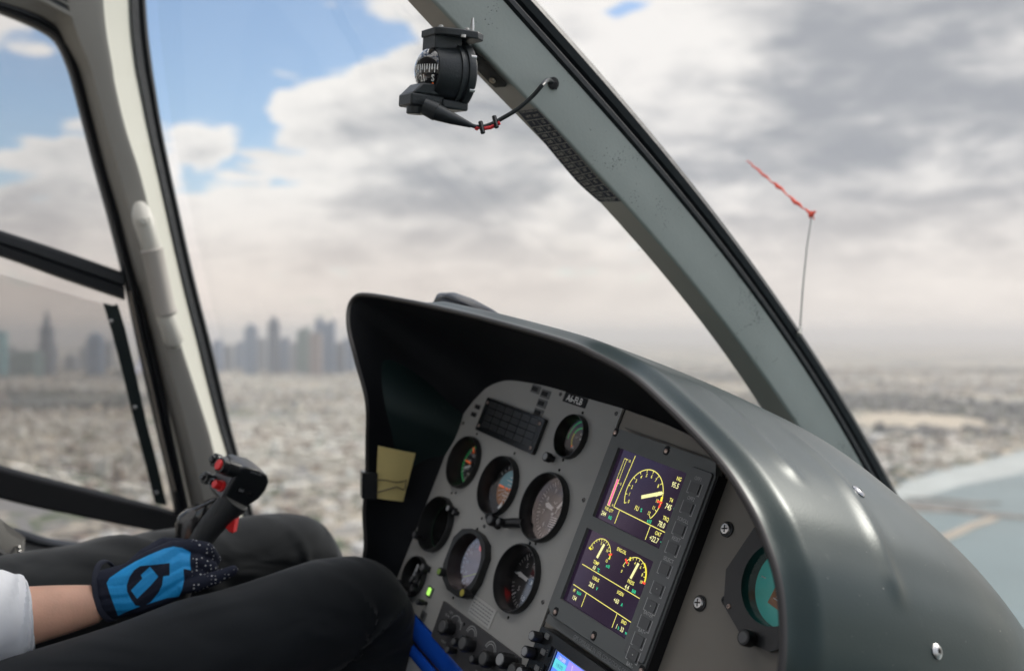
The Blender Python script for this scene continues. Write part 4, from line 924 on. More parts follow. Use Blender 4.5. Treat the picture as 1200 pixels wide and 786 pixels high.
# cluttered small unit lower left
g, c, ri, w_ = gauge_body('trim_gauge', 'small cluttered gauge with clips and a white arrow at the lower left', -232, -170, 28, 6, 7, inner=.82)
def fn(b, x, y, r, w_): ticks(b, x, y, r * .7, r * .9, 12, 90, -240, .001, w_); b.prism([(x - .002, y - .012), (x + .008, y + .002), (x + .001, y + .004)], w_, w_ + .001, WHITE)
dial_part(g, c, ri, w_, fn); glass_part(g, c, ri)
for u, v_, r_, h in ((-206, -150, 6, 12), (-214, -164, 5, 14), (-212, -182, 6, 12), (-254, -189, 5, 13), (-246, -196, 5, 12), (-222, -194, 4, 10)): knob(g, u, v_, r_, h)
b = MB(BLACK); b.tube([mm(-214, -160, 10), mm(-206, -172, 12), mm(-212, -184, 10)], .0022); b.tube([mm(-224, -152, 8), mm(-214, -164, 14), mm(-226, -176, 10)], .0018, mat('clip_grey', (.4, .4, .4), .4)); b.obj('clip', g)
b = MB(mat('lamp_frame', (.10, .11, .10), .4)); b.prism(m3(rr(-190, -181, -176, -167, 1)), 0, .0015); b.prism(m3(rr(-187, -179, -180, -169, 1)), .0015, .0025, glow('lamp_green', (.45, .95, .15), .9)); b.obj('indicator_light', con)['label'] = 'lit green indicator lamp'
knob(None, -181, -190, 4.2, 15, name='toggle_knob')
b = MB(mat('legend_frame_grey', (.13, .13, .125), .5)); b.prism(m3(rr(-184, -212, -170, -200, 1)), 0, .0008); b.prism(m3(rr(-181, -209, -175, -203, .6)), .0008, .0016, DGREY); b.obj('indicator_light', con)
# small white placard with lines of print
b = MB(mat('placard_paper', (.50, .49, .46), .6), mat('print_grey', (.2, .2, .2), .7)); b.prism(m3([(-82, -141), (-27, -141), (-28, -165), (-82, -165)]), .0002, .0012)
for k in range(5):
    x = -79
    while x < -32:
        L_ = random.uniform(2, 6.5); b.rect(x / 1000, (-144.5 - k * 4.2 - .7) / 1000, min(x + L_, -30) / 1000, (-144.5 - k * 4.2 + .7) / 1000, .00135, MATS['print_grey']); x += L_ + 1.3
b.obj('placard', con, smooth=False)
# lower switch strip
SG = mat('switch_panel_slate', (.062, .06, .062), .5)
st = MB(SG, WHITE); st.prism(m3([(-139, -171), (50, -168), (70, -200), (72, -225), (-20, -226), (-137, -218)]), 0, .004)
PR = mat('print_light_grey', (.34, .34, .33), .6)
st.text('OFF', -.112, -.177, .0048, .0044, PR); st.text('FRONT', -.084, -.179, .0046, .0044, PR); st.text('REAR', -.118, -.183, .0046, .0044, PR); st.text('LIGHT', -.104, -.213, .0046, .0044, PR)
for x, y in ((-54, -181), (-6, -181)):
    for q in (.0085, .0115): st.arc(x / 1000, y / 1000 - .004, q, q + .0014, 20, 170, .0044, PR)
st.arc(-.094, -.190, .0145, .0157, 10, 150, .0044, PR); st.text('BRT', -.015, -.214, .0045, .0044, PR)
swp = st.obj('switch_panel', con, bevel=.0006)
for u, v_, r_, h in ((-96, -192, 10.5, 17), (-62, -198, 5.5, 16), (-42, -192, 10, 17), (-14, -200, 5.5, 16), (8, -190, 10, 17), (-72, -212, 5, 14), (34, -202, 6, 16)): knob(swp, u, v_, r_, h, w0=4)
for u, v_ in ((-76, -178), (-86, -214)): b = MB(DARKHOLE); b.lathe([(.0022, .004), (.0022, .0046)], None, mm(u, v_, 0), None, 12); b.obj('screw_hole', swp)
knob(None, 46, -176, 9.5, 26, name='round_selector', cap=mat('knob_cap_light', (.35, .35, .35), .35)); knob(None, 70, -178, 9, 24, name='round_selector')
# blue ledge under the panel
BLUE = mat('blue_gloss_trim', (.008, .07, .42), .16, coat=.6)
def ledge(name, e0, e1, w0_, w1_, m):
    b = MB(m); rows_ = []
    for k in range(9):
        a = math.pi * k / 8; rows_.append([mm(x0 + (x1 - x0) * (1 - math.cos(a)) / 2, y0 + (y1 - y0) * (1 - math.cos(a)) / 2, w0_ + (w1_ - w0_) * math.sin(a) ** .7) for (x0, y0), (x1, y1) in zip(e0, e1)])
    b.grid(rows_); return b.obj(name, con)
tx_ = [(-290, -204), (-262, -208), (-200, -212.5), (-122, -218.5), (-40, -224), (60, -228)]
ledge('blue_ledge', tx_, [(x - 0, y - 27) for x, y in tx_], -2, 5, BLUE); ledge('blue_ledge', [(x, y - 31) for x, y in tx_], [(x, y - 47) for x, y in tx_], -2, 4, BLUE)
b = MB(mat('grey_under_panel', (.28, .28, .28), .5), DARKHOLE); b.prism(m3([(-290, -250), (60, -270), (60, -330), (-290, -330)]), -.02, .002); b.obj('lower_panel', con, smooth=False)
b = MB(mat('slot_lining_dark', (.03, .015, .015), .6)); b.prism(m3([(-290, -225), (60, -250), (60, -270), (-290, -250)]), -.02, -.003); b.obj('slot_lining', con, smooth=False)
b = MB(STEEL); b.lathe([(.003, .002), (.003, .004)], None, mm(-196, -250, 0), None, 14); b.obj('screw', con)
# --- display unit
vm = MB(BEZEL); front = m3([(80, 117), (80, 112), (76, 110), (76, -98), (86, -104), (249, -104), (250, 103), (243, 118)])
v, f_ = plate_with_holes(front, [m3(rr(93, 15, 210, 97, .6, 2)), m3(rr(91, -83, 209, 1, .6, 2))], .002, .012); vm.add(v, f_)
vm.prism(m3([(80, 116.5), (76.5, 110), (76.5, -97.5), (86, -103.5), (248.5, -103.5), (249.5, 103), (243, 117.5)]), -.004, .004, BLACKM)
vo = vm.obj('engine_display', con, bevel=.0006); vo['label'] = 'twin screen engine display unit with a column of square keys'
b = MB(BLACKM); b.prism(m3([(249.3, 106), (252, 106), (252, -104), (249.3, -104)]), -.003, .0108); b.obj('display_side', vo, smooth=False)
SCB = mat('lcd_violet_sheen', (.012, .008, .015), .12, spec=.75, emit=(.012, .007, .016), es=1)  # violet base and glow stand in for sheen reflected off the screen
MATS['lcd_violet_sheen'].node_tree.nodes['Principled BSDF'].inputs['Specular Tint'].default_value = (.85, .62, .9, 1)
LY = glow('lcd_yellow', (.78, .72, .16), 1); LW = glow('lcd_pale', (.76, .74, .34), 1); LG = glow('lcd_green', (.03, .62, .30), 1); LM = glow('lcd_magenta', (.80, .12, .34), 1); LR = glow('lcd_red', (.95, .06, .03), 1); LYY = glow('lcd_amber', (.8, .7, .05), 1)
X = lambda *a: [q / 1000 for q in a]
def screen(rect, label):
    b = MB(SCB); b.prism(m3(rect), .002, .0075); o = b.obj('screen', vo, smooth=False); o['label'] = label; return o
s1_ = screen([(93, 15), (210, 15), (210, 97), (93, 97)], 'upper screen with a large engine power dial')
s2_ = screen([(91, -83), (209, -83), (209, 1), (91, 1)], 'lower screen with two small oil dials')
wz = .0079
def T(b, s_, x, y, size, m, sx=.8, ax='CENTER'): b.text(s_, x / 1000, y / 1000, size * 1.12 / 1000, wz, m, sx=sx, ax=ax, bold=.014)
def Ln(b, x0, y0, x1, y1, t_, m): b.line(x0 / 1000, y0 / 1000, x1 / 1000, y1 / 1000, t_ / 1000, wz, m)
b = MB(LY)
cx, cy, rr_ = 156, 58, 29
b.arc(cx / 1000, cy / 1000, (rr_ - .5) / 1000, (rr_ + .5) / 1000, 212, -40, wz, LY, 60)
for k in range(13):
    a = 212 - 252 * k / 12; b.tick(cx / 1000, cy / 1000, (rr_ - 3.2) / 1000, rr_ / 1000, a, .0008, wz + .0002, LY)
    T(b, str(k), cx + (rr_ - 6.5) * math.cos(rad(a)), cy + (rr_ - 6.5) * math.sin(rad(a)), 5.0, LY)
b.arc(cx / 1000, cy / 1000, (rr_ - 2) / 1000, (rr_ + 1) / 1000, 14, 4, wz + .0002, LYY, 6); b.tick(cx / 1000, cy / 1000, (rr_ - 6) / 1000, (rr_ + 2) / 1000, 2, .0022, wz + .0004, LR); b.tick(cx / 1000, cy / 1000, (rr_ - 1) / 1000, (rr_ + 1.4) / 1000, -6, .004, wz + .0004, LR)
b.line(cx / 1000 - .002, cy / 1000 - .002, (cx + 26) / 1000, (cy + 10.5) / 1000, .0040, wz + .0005, LW); b.line((cx + 18) / 1000, (cy + 6.6) / 1000, (cx + 28.4) / 1000, (cy + 11.3) / 1000, .0050, wz + .0006, LW, .0006)
Ln(b, 121, 95, 117, 34, .9, LY); Ln(b, 117, 34, 209, 32.5, .9, LY); Ln(b, 128, 33, 128, 18, .9, LY); Ln(b, 182, 32, 182, 17, .9, LY)
Ln(b, 105.5, 33, 105.5, 88, .6, LY); Ln(b, 109.5, 33, 109.5, 88, .6, LY); Ln(b, 105.5, 88, 112, 88, .6, LY); Ln(b, 105.5, 33, 111, 33, .6, LY); Ln(b, 107.5, 33, 107.5, 64, 3.2, LM); Ln(b, 109.5, 60, 112, 60, .6, LY)
T(b, '10', 115, 87, 3.6, LY); T(b, '5', 114.5, 60, 3.6, LY); T(b, '0', 114, 35, 3.6, LY)
T(b, 'FUEL QTY', 111, 29, 4.4, LY, .66); T(b, '244', 105, 22.5, 6.2, LW, .8); T(b, 'KG', 117.5, 21.5, 4.6, LG, .8)
T(b, 'FLI', 153, 43, 6, LY, .8); T(b, '%', 160.5, 43, 5, LG, .7); T(b, 'x10', 178, 36, 5, LG, .8)
T(b, 'NG', 198, 88.5, 5.4, LY, .8); T(b, '95.5', 196, 81, 7.2, LW, .8); T(b, '%', 207, 80.5, 4.4, LG, .7)
T(b, 'T4', 198, 65, 5.4, LY, .8); T(b, '745', 197.5, 57.5, 7.4, LW, .8); T(b, '°C', 207, 57, 4.4, LG, .7)
T(b, 'TRQ', 200, 45.5, 5.2, LY, .8); T(b, '78.0', 197, 38, 7.2, LW, .8); T(b, '%', 207.3, 37.5, 4.4, LG, .7)
T(b, 'OAT', 197, 28, 5.2, LY, .8); T(b, '+22.7', 194, 21, 7, LW, .78); T(b, '°C', 206, 20.5, 4.4, LG, .7)
b.obj('symbology', s1_, smooth=False)
b = MB(LY)
b.arc(.122, -.021, .0182, .0190, 172, 8, wz, LY, 30); ticks(b, .122, -.021, .0160, .0186, 13, 172, 8, .0007, wz + .0002, LY); b.tick(.122, -.021, .0150, .0200, 172, .002, wz + .0003, LYY); b.tick(.122, -.021, .0165, .0215, 22, .002, wz + .0004, LR); b.arc(.122, -.021, .0178, .0194, 20, 6, wz + .0003, LYY, 6)
b.line(.121, -.024, .1245, -.007, .0034, wz + .0005, LW)
for s_, x, y in (('0', 108, -17), ('5', 119, -8), ('10', 132, -12), ('15', 137, -22)): T(b, s_, x, y, 4.2, LY)
b.arc(.183, -.023, .0192, .0200, 165, 0, wz, LY, 30); ticks(b, .183, -.023, .0168, .0196, 11, 165, 0, .0007, wz + .0002, LY); b.arc(.183, -.023, .0192, .0212, 60, 2, wz + .0003, LYY, 14); b.tick(.183, -.023, .0165, .0225, 146, .0022, wz + .0004, LR); b.tick(.183, -.023, .0175, .0235, -1, .0022, wz + .0004, LR); b.tick(.183, -.023, .017, .021, 128, .0016, wz + .0003, LYY)
b.line(.182, -.026, .1855, -.008, .0034, wz + .0005, LW)
for s_, x, y in (('0', 165, -24), ('2', 171, -14), ('4', 180, -10), ('6', 190, -11), ('8', 196, -17), ('10', 198, -24)): T(b, s_, x, y, 4.2, LY)
T(b, 'ENG.OIL', 154, -5, 4.8, LY, .78); T(b, 'TEMP', 122, -29.5, 4.8, LY, .8); T(b, '60', 122, -35, 5.6, LW, .8); T(b, '°C', 129.5, -35.2, 4.4, LG, .8); T(b, 'x10', 142, -26.5, 4.4, LG, .8)
T(b, 'PRESS', 184, -29.5, 4.8, LY, .8); T(b, '4.4', 181, -36, 6, LW, .8); T(b, 'BAR', 193, -36.3, 4.4, LG, .7)
Ln(b, 101, -38, 208, -39.5, .8, LY); Ln(b, 99, -62.5, 208, -65, .8, LY); Ln(b, 124.5, -63, 124.5, -79, .8, LY); Ln(b, 181, -65, 181, -80, .8, LY)
T(b, 'U/BUS', 131, -45, 4.8, LY, .8); T(b, '28.5', 128, -53, 6.2, LW, .8); T(b, 'V', 138, -53.5, 4.4, LG, .8)
T(b, 'I/GEN', 175, -45, 4.8, LY, .8); T(b, '+60', 173, -54, 6.2, LW, .8); T(b, 'A', 183, -54.5, 4.4, LG, .8)
T(b, 'FF', 104, -68, 4.4, LY, .8); T(b, 'KG/H', 113, -68, 4, LG, .7); T(b, '154', 108.5, -75, 5.8, LW, .8)
T(b, 'END', 195, -69, 4.6, LY, .8); T(b, '1', 187, -76.5, 6, LW, .8); T(b, 'h', 190.5, -77, 4.6, LG, .7); T(b, '33', 196, -76.5, 6, LW, .8); T(b, 'mn', 204, -77, 4.2, LG, .7)
b.obj('symbology', s2_, smooth=False)
# key strip
b = MB(KEYS); b.prism(m3(rr(216, -93, 247, 106, 3)), .0118, .0145); ks = b.obj('key_strip', vo, bevel=.0008)
keys = [('OFF1', 94), ('OFF2', 73), ('SCROLL', 50), ('RESET', 30), ('SELECT', 8), ('', -13), ('', -31), ('ENTER', -49), ('BAT+', -67), ('', -82)]
KC = mat('key_cap_dark', (.10, .101, .102), .45); LB = mat('key_legend', (.6, .6, .58), .5)
for i, (s_, y) in enumerate(keys):
    y -= 8; cx = 231; b = MB(KC); b.prism(m3(rr(cx - 6.5, y - 5.2, cx + 6.5, y + 5.2, 1)), .0145, .0158, KC)
    for sx in (-1, 1): b.rect((cx + sx * 9 - .35) / 1000, (y - 7) / 1000, (cx + sx * 9 + .35) / 1000, (y + 6) / 1000, .0149, LB); b.rect((cx + min(sx * 9, sx * 6)) / 1000, (y - 7) / 1000, (cx + max(sx * 9, sx * 6)) / 1000, (y - 6.4) / 1000, .0149, LB)
    if s_: b.text(s_, cx / 1000, (y + 9.6) / 1000, .0056, .0149, LB, sx=.85)
    else: b.lathe([(.0007, .0159), (.0007, .0162)], LB, (cx / 1000, y / 1000, 0), None, 8)
    if i == 9: b.text('BAT-', cx / 1000, (y - 10.5) / 1000, .0056, .0149, LB, sx=.85)
    b.obj('key', ks, smooth=False)
for u, v_ in ((80, 112), (170, 112), (92, -98), (164, -97), (246, -99)):
    b = MB(BLACKM); b.prism(m3(rr(u - 4, v_ - 5, u + 4, v_ + 5, 3)), .0118, .0124, BLACKM); b.lathe([(.0026, .0124), (.0026, .014), (.001, .0146)], mat('screw_copper', (.55, .42, .36), .4, metal=.8), mm(u + .6, v_ - .6, 0), None, 16); b.obj('screw', vo)
# VFR strip
b = MB(mat('strip_grey', (.17, .175, .17), .5), PR); b.prism(m3([(72, -106.5), (252, -106.5), (252, -116), (72, -116)]), -.003, .0045); b.text('GPS OPERABLE IN VFR CONDITIONS ONLY', .176, -.1115, .0066, .0048, mat('print_light', (.5, .5, .48), .6), sx=.78); b.obj('placard', con, bevel=.0005)['label'] = 'grey strip printed GPS OPERABLE IN VFR CONDITIONS ONLY'
# navigation unit
b = MB(BLACKS); v, f_ = plate_with_holes(m3(rr(82, -260, 256, -119, 3)), [m3(rr(117, -235, 232, -131, 1.5))], -.002, .016); b.add(v, f_); b.prism(m3([(83, -259), (255, -259), (255, -120), (83, -120)]), -.004, .006, BLACKM); gp_ = b.obj('navigation_display', con, bevel=.0008); gp_['label'] = 'black navigation unit with a bright blue map screen at the bottom'
MB_ = glow('map_blue', (.10, .22, .88), 1); ML = glow('map_lavender', (.30, .24, .72), 1); MC = glow('map_cyan', (.10, .55, .62), 1); MS = glow('map_skin', (.75, .62, .6), 1)
b = MB(MB_); b.prism(m3([(119, -233), (230, -233), (230, -133), (119, -133)]), .008, .012, MB_); b.rect(.142, -.232, .170, -.134, .0124, ML); b.rect(.1195, -.150, .141, -.140, .0124, MC); b.rect(.1195, -.172, .141, -.160, .0124, MC)
b.text('134.000', .1305, -.1375, .0058, .0128, MS, sx=.75); b.text('118.075', .1305, -.1455, .0054, .0128, mat('map_ink', (.1, .2, .6), .5), sx=.75); b.text('113.00', .1305, -.1575, .0058, .0128, MS, sx=.75); b.text('108.40', .1305, -.1665, .0054, .0128, MS, sx=.75)
b.line(.150, -.136, .153, -.146, .0006, .0128, MS); b.line(.153, -.146, .160, -.150, .0006, .0128, MS); b.line(.153, -.146, .150, -.160, .0006, .0128, MS); b.obj('screen', gp_, smooth=False)
b = MB(mat('frame_light_edge', (.4, .4, .42), .4)); b.tube([mm(118.2, -233, 14), mm(118.2, -132, 14), mm(231, -132, 14)], .0007, None, 6); b.obj('screen_edge', gp_)
for u, v_, r_ in ((88, -131, 6.2), (86, -150, 6.8), (90, -172, 7), (90, -196, 7)): knob(gp_, u, v_, r_, 19, w0=10, cap=mat('knob_cap_light', (.35, .35, .35), .35))
for u, v_, s_ in ((98, -125, 'COM'), (101, -142, 'C'), (101, -161, 'V'), (108, -180, 'OBS')): b = MB(KEYS); b.prism(m3(rr(u - 4, v_ - 3, u + 4, v_ + 3, 1)), .016, .0168, mat('key_cap_mid', (.18, .18, .18), .5)); b.text(s_, u / 1000, v_ / 1000, .0036, .0171, PR); b.obj('key', gp_, smooth=False)
for v_ in (-137, -158, -180): b = MB(BLACKS); b.prism(m3(rr(107.5, v_ - 6, 113.5, v_ + 6, 1.5)), .016, .0185, BLACKS); b.text(':', .1105, v_ / 1000, .007, .0188, PR); b.obj('rocker_key', gp_, smooth=False)
# --- standby attitude indicator at the right
sh = m3([(297, 30), (310, 68), (338, 78), (385, 74), (404, 50), (404, 5), (385, -20), (352, -30), (318, -8), (300, 6)])
sh = m3([(296, 25), (311, 72), (345, 80), (395, 72), (408, 40), (404, -2), (375, -24), (345, -26), (308, -6)])
g, c, ri, w_ = gauge_body('standby_attitude_indicator', 'standby attitude gauge with a teal face, half hidden by the hood edge', 355, 32, 42, 10, 4, sh, inner=.88)
TEAL = mat('dial_teal', (.02, .26, .23), .4, emit=(.01, .10, .09), es=.6)
def fn(b, x, y, r, w_):
    for a in (150, 180, 120): b.tick(x, y, r * .68, r * .82, a, .0011, w_ + .0003, WHITE)
    b.prism([(x - r * .38, y - r * .5), (x + r * .3, y - r * .6), (x + r * .35, y + r * .3), (x - r * .25, y + r * .32)], w_, w_ + .0006, EAR); b.prism([(x - r * .3, y + r * .05), (x + r * .3, y - r * .05), (x + r * .35, y + r * .34), (x - r * .25, y + r * .34)], w_ + .0006, w_ + .001, mat('dial_khaki', (.20, .19, .12), .5))
    for k, s_ in enumerate(('10', '20', '30')): b.line(x - r * .25, y - r * (.0 + .17 * k), x + r * .05, y - r * (.04 + .17 * k), .0009, w_ + .0014, WHITE); b.text(s_, x - r * .14, y - r * (-.07 + .17 * k), .0045, w_ + .0014, WHITE)
    b.line(x - r * .22, y + r * .26, x - r * .05, y + r * .25, .0024, w_ + .0016, ORG)
dial_part(g, c, ri, w_, fn, TEAL); glass_part(g, c, ri, m=glass('gauge_glass_matt', (1, 1, 1), .015, .3, .02)); knob(g, 352, -22, 7.5, 15, flute=False); screw(315, -5, 2.4, mat('screw_copper', (.55, .42, .36), .4, metal=.8), g, 4)
knob(g, 377, 20, 2.6, 8, m=mat('knob_bronze', (.4, .26, .15), .4), cap=mat('knob_bronze', (.4, .26, .15), .4)) if False else None

# --- note and clip on the hood's left wall
def onwall(px, py, w_, lift=.0):   # place on the plane between rim and panel on the left side
    d = ray(px, py); o_ = O
    # wall plane through panel left edge (u=-.277,w=0) leaning out to the rim (u=-.309,w=.11)
    n_ = (R * 110 + N * 33).normalized(); p0 = O + R * (-.277 + lift)
    return d * (p0.dot(n_) / d.dot(n_)) + CAM
nq = [onwall(443, 522, 0, .010), onwall(487, 531, 0, .012), onwall(472, 587, 0, .010), onwall(440, 583, 0, .010)]
wn = (R * 110 + N * 33).normalized()
nb = empty('sticky_note', mat4(R, U, N, nq[3]), 'pale yellow paper note clipped inside the left wall of the hood', 'note')
PAP = mat('note_yellow_paper', (.62, .50, .20), .8, var=.03, vscale=60)
def paper(q, th, curl):
    b = MB(PAP); r_ = [[q[0].lerp(q[1], i / 8).lerp(q[3].lerp(q[2], i / 8), j / 8) + wn * (curl * math.sin(i / 8 * 3.1) + .003 * (j / 8)) for i in range(9)] for j in range(9)]; r2 = [[p - wn * th for p in row] for row in r_]
    b.grid(r_); b.grid(r2, flip=True)
    for a_, c_ in ((r_[0], r2[0]), (r_[-1], r2[-1]), ([x[0] for x in r_], [x[0] for x in r2]), ([x[-1] for x in r_], [x[-1] for x in r2])): b.grid([a_, c_])
    return b
paper(nq, .0012, .002).obj('sheet', nb, world=True)
q2 = [p + wn * .0025 for p in (nq[0].lerp(nq[3], .0), nq[1].lerp(nq[2], .03), nq[1].lerp(nq[2], .95), nq[0].lerp(nq[3], .985))]
cl = empty('binder_clip', mat4(R, U, N, onwall(432, 570, 0, .01)), 'black binder clip with wire handles gripping the yellow note to the hood rim', 'clip')
b = MB(BLACKS); k0 = [onwall(*a, 0, .016) for a in ((424, 553), (443, 554), (442, 586), (424, 584))]; k1 = [p - wn * .022 for p in k0]
b.add(k0 + k1, [(0, 1, 2, 3), (7, 6, 5, 4), (0, 4, 5, 1), (1, 5, 6, 2), (2, 6, 7, 3), (3, 7, 4, 0)]); b.obj('clip_body', cl, world=True, bevel=.001)
b = MB(mat('wire_dark', (.10, .08, .06), .35, metal=.8)); W_ = lambda *p: [onwall(x, y, 0, .0175) for x, y in p]
b.tube(W_((441, 562), (452, 562.5), (465, 565), (472, 564), (476, 562), (475, 571), (473, 574), (465, 570), (455, 573), (441, 577)), .0008, None, 6); b.obj('wire_handle', cl, world=True)

# --- small housing on top of the hood

hm = empty('antenna_housing', mat4(R, F, A, P(545, 366, 1.30)), 'small black teardrop housing lying on top of the glareshield', 'antenna')
b = MB(mat('housing_gloss_black', (.012, .013, .018), .2, bump=.1, bscale=300, dist=.0003)); ax_ = [P(511, 357, 1.38), P(517, 353.5, 1.375), P(530, 356, 1.36), P(550, 363, 1.33), P(572, 371.5, 1.30), P(588, 377, 1.28)]
b.tube(ax_, [.006, .0125, .016, .0155, .012, .007], None, 28); b.obj('housing', hm, world=True)
b = MB(BLACKM); b.tube([P(545, 371, 1.34), P(548, 385, 1.35)], .012, None, 16); b.obj('foot', hm, world=True)
# ------------------------------------------------------------------ cyclic stick
ST0 = P(271, 567, 1.336)
sz_ = vec(.47, .02, .88).normalized(); sn = vec(-.62, -.70, .36); sn = (sn - sz_ * sn.dot(sz_)).normalized(); sw_ = sz_.cross(sn).normalized()
if sw_.y > 0: sw_ = -sw_            # towards the camera side
# block frame: x = away from the key plate, y = up the plate, z = towards the viewer's side
BX = -sn; SM_ = mat4(BX, sz_, BX.cross(sz_), ST0)
cy = empty('cyclic_stick', SM_, 'black helicopter control stick with red buttons and a red trigger', 'control stick')
SB = mat('stick_black', (.012, .014, .015), .33, bump=.2, bscale=900, dist=.0002); SPL = mat('stick_plate_grey', (.11, .11, .115), .35); SGL = mat('stick_gloss_black', (.010, .010, .011), .12, coat=.5); CRED = mat('button_red', (.72, .02, .02), .35)
side = BX.cross(sz_).normalized(); fz = 1 if side.y < 0 else -1   # +z faces the camera if fz==1
b = MB(SB); poly = [(0, -25), (0, 25), (9, 28), (30, 29), (46, 26), (54, 18), (56, 5), (52, -10), (42, -23), (27, -32), (10, -32)]
b.prism(m3(poly) if fz > 0 else m3(poly), -.046 * fz if fz > 0 else 0, 0 if fz > 0 else .046, SB); hd = b.obj('grip_head', cy, bevel=.0035, bseg=3)
b = MB(SPL); z0 = -.023 * fz
b.box((-.0008, 0, z0), (.003, .046, .040), SPL); b.obj('button_plate', cy, bevel=.001)
Mx_ = Matrix(((0, 0, -1), (0, 1, 0), (1, 0, 0)))      # lathe axis along -x
def btn(y, z, prof, m, name='button'):
    b = MB(m); b.lathe([(r * 1.15 / 1000, h * 1.25 / 1000) for r, h in prof], m, (-.002, y / 1000, z0 + z / 1000 * fz), Mx_, 28); return b.obj(name, cy)
btn(17, 12, [(10, -6), (10, 9), (9.4, 9.6), (9.2, 9.6), (9.2, 17), (7.4, 17.6), (7, 16.5)], SB, 'switch_barrel'); btn(17, 12, [(6.6, 14), (6.4, 18.6), (5.5, 19.6)], CRED)
btn(15, -13, [(7, 0), (7, 6), (8, 7), (8, 13), (6, 14)], SB, 'hat_switch'); btn(15, -13, [(5, 13), (4.5, 17), (3, 18)], BLACKS, 'hat_switch')
btn(-10, 10, [(6.6, 0), (6.6, 3), (5.2, 3.4), (5.2, 10), (4.4, 11)], CRED); btn(-12, -3, [(4.6, 0), (4.6, 6), (3.8, 8), (3.2, 11)], BLACKS)
btn(-13, -16, [(6, 0), (6, 6), (7.2, 7), (7.2, 12), (5.4, 13)], SB, 'hat_switch'); btn(-13, -16, [(4, 12), (3.6, 16)], BLACKS, 'hat_switch')
b = MB(mat('stick_print', (.42, .43, .43), .6)); zt = .0006 * fz
def stx(s_, x, y, sz, a):
    vs, fs = text_mesh(s_); c_, d_ = math.cos(rad(a)), math.sin(rad(a)); mir = fz
    b.add([((x + (p * c_ * mir - q * d_) * sz) / 1000, (y + (p * d_ * mir + q * c_) * sz) / 1000, zt) for p, q in vs], fs)
stx('CARGO REL', 27, 24, 3.6, 0); b.obj('legend', cy, smooth=False)
b = MB(BLACKS); b.box((.026, -.004, .0002 * fz), (.026, .008, .002), BLACKS); lp = b.obj('label_plate', cy); b = MB(mat('stick_print', (0, 0, 0))); vs, fs = text_mesh('SAS'); b.add([((.018 + p * .0055), (-.0040 + q * .0055), .0015 * fz) for p, q in vs], fs); b.obj('legend', lp, smooth=False)
KN = mat('grip_knurl', (.014, .016, .017), .5)
def knurl(m):
    t, n, l = m.node_tree, m.node_tree.nodes, m.node_tree.links; tc = n.new('ShaderNodeTexCoord'); v_ = n.new('ShaderNodeTexVoronoi'); v_.inputs['Scale'].default_value = 480; v_.inputs['Randomness'].default_value = .15
    bp = n.new('ShaderNodeBump'); bp.inputs['Strength'].default_value = .9; bp.inputs['Distance'].default_value = .0012; l.new(tc.outputs['Object'], v_.inputs['Vector']); l.new(v_.outputs['Distance'], bp.inputs['Height']); l.new(bp.outputs['Normal'], n['Principled BSDF'].inputs['Normal'])
knurl(KN)
dz = vec(0, .012, 0)
gp_pts = [P(276, 585, 1.352), P(263, 599, 1.352), P(250, 613, 1.35), P(239, 628, 1.348), P(228, 648, 1.345), P(217, 680, 1.34), P(205, 720, 1.34)]
b = MB(KN); b.tube(crom(gp_pts, 24), [.021, .0205, .020, .019, .0185, .018, .0175, .017, .017, .0165, .016, .016, .0155, .0155, .015, .015, .015, .014, .014, .013, .013, .012, .012, .011], None, 28); b.obj('grip', cy, world=True)
b = MB(SGL); gq = [(204, 650), (204, 614), (208, 605), (216, 599), (232, 593), (247, 586), (258, 581), (268, 586), (262, 600), (250, 616), (240, 634), (232, 652)]
v = [P(x, y, 1.362 + .01 * abs(x - 236) / 30) for x, y in gq]; n0_ = len(v); v2 = [p + vec(-.006, .036, 0) for p in v]; cf = sum(v, Vector()) / n0_ + vec(0, -.010, 0); b.add(v + v2 + [cf], [(i, n0_ + i, n0_ + (i + 1) % n0_, (i + 1) % n0_) for i in range(n0_)] + [tuple(range(2 * n0_ - 1, n0_ - 1, -1))] + [(i, (i + 1) % n0_, 2 * n0_) for i in range(n0_)])
o = weld(b.obj('thumb_rest', cy, world=True)); q = o.modifiers.new('bevel', 'BEVEL'); q.width = .007; q.segments = 5; q.angle_limit = rad(45)
b = MB(CRED); tp = [P(261, 615, 1.345), P(276, 606, 1.345), P(274.5, 614, 1.345), P(272.5, 625, 1.345), P(268, 623, 1.345)]; v = tp + [p + vec(0.002, .014, 0) for p in tp]
b.add(v, [tuple(range(5)), tuple(range(9, 4, -1))] + [(i, 5 + i, 5 + (i + 1) % 5, (i + 1) % 5) for i in range(5)]); b.obj('trigger', cy, world=True, bevel=.0015)
b = MB(SB); b.tube([P(205, 715, 1.34), P(190, 800, 1.36), AF(-1.42, .35, -.94)], [.012, .013, .014], None, 16); b.obj('shaft', cy, world=True)
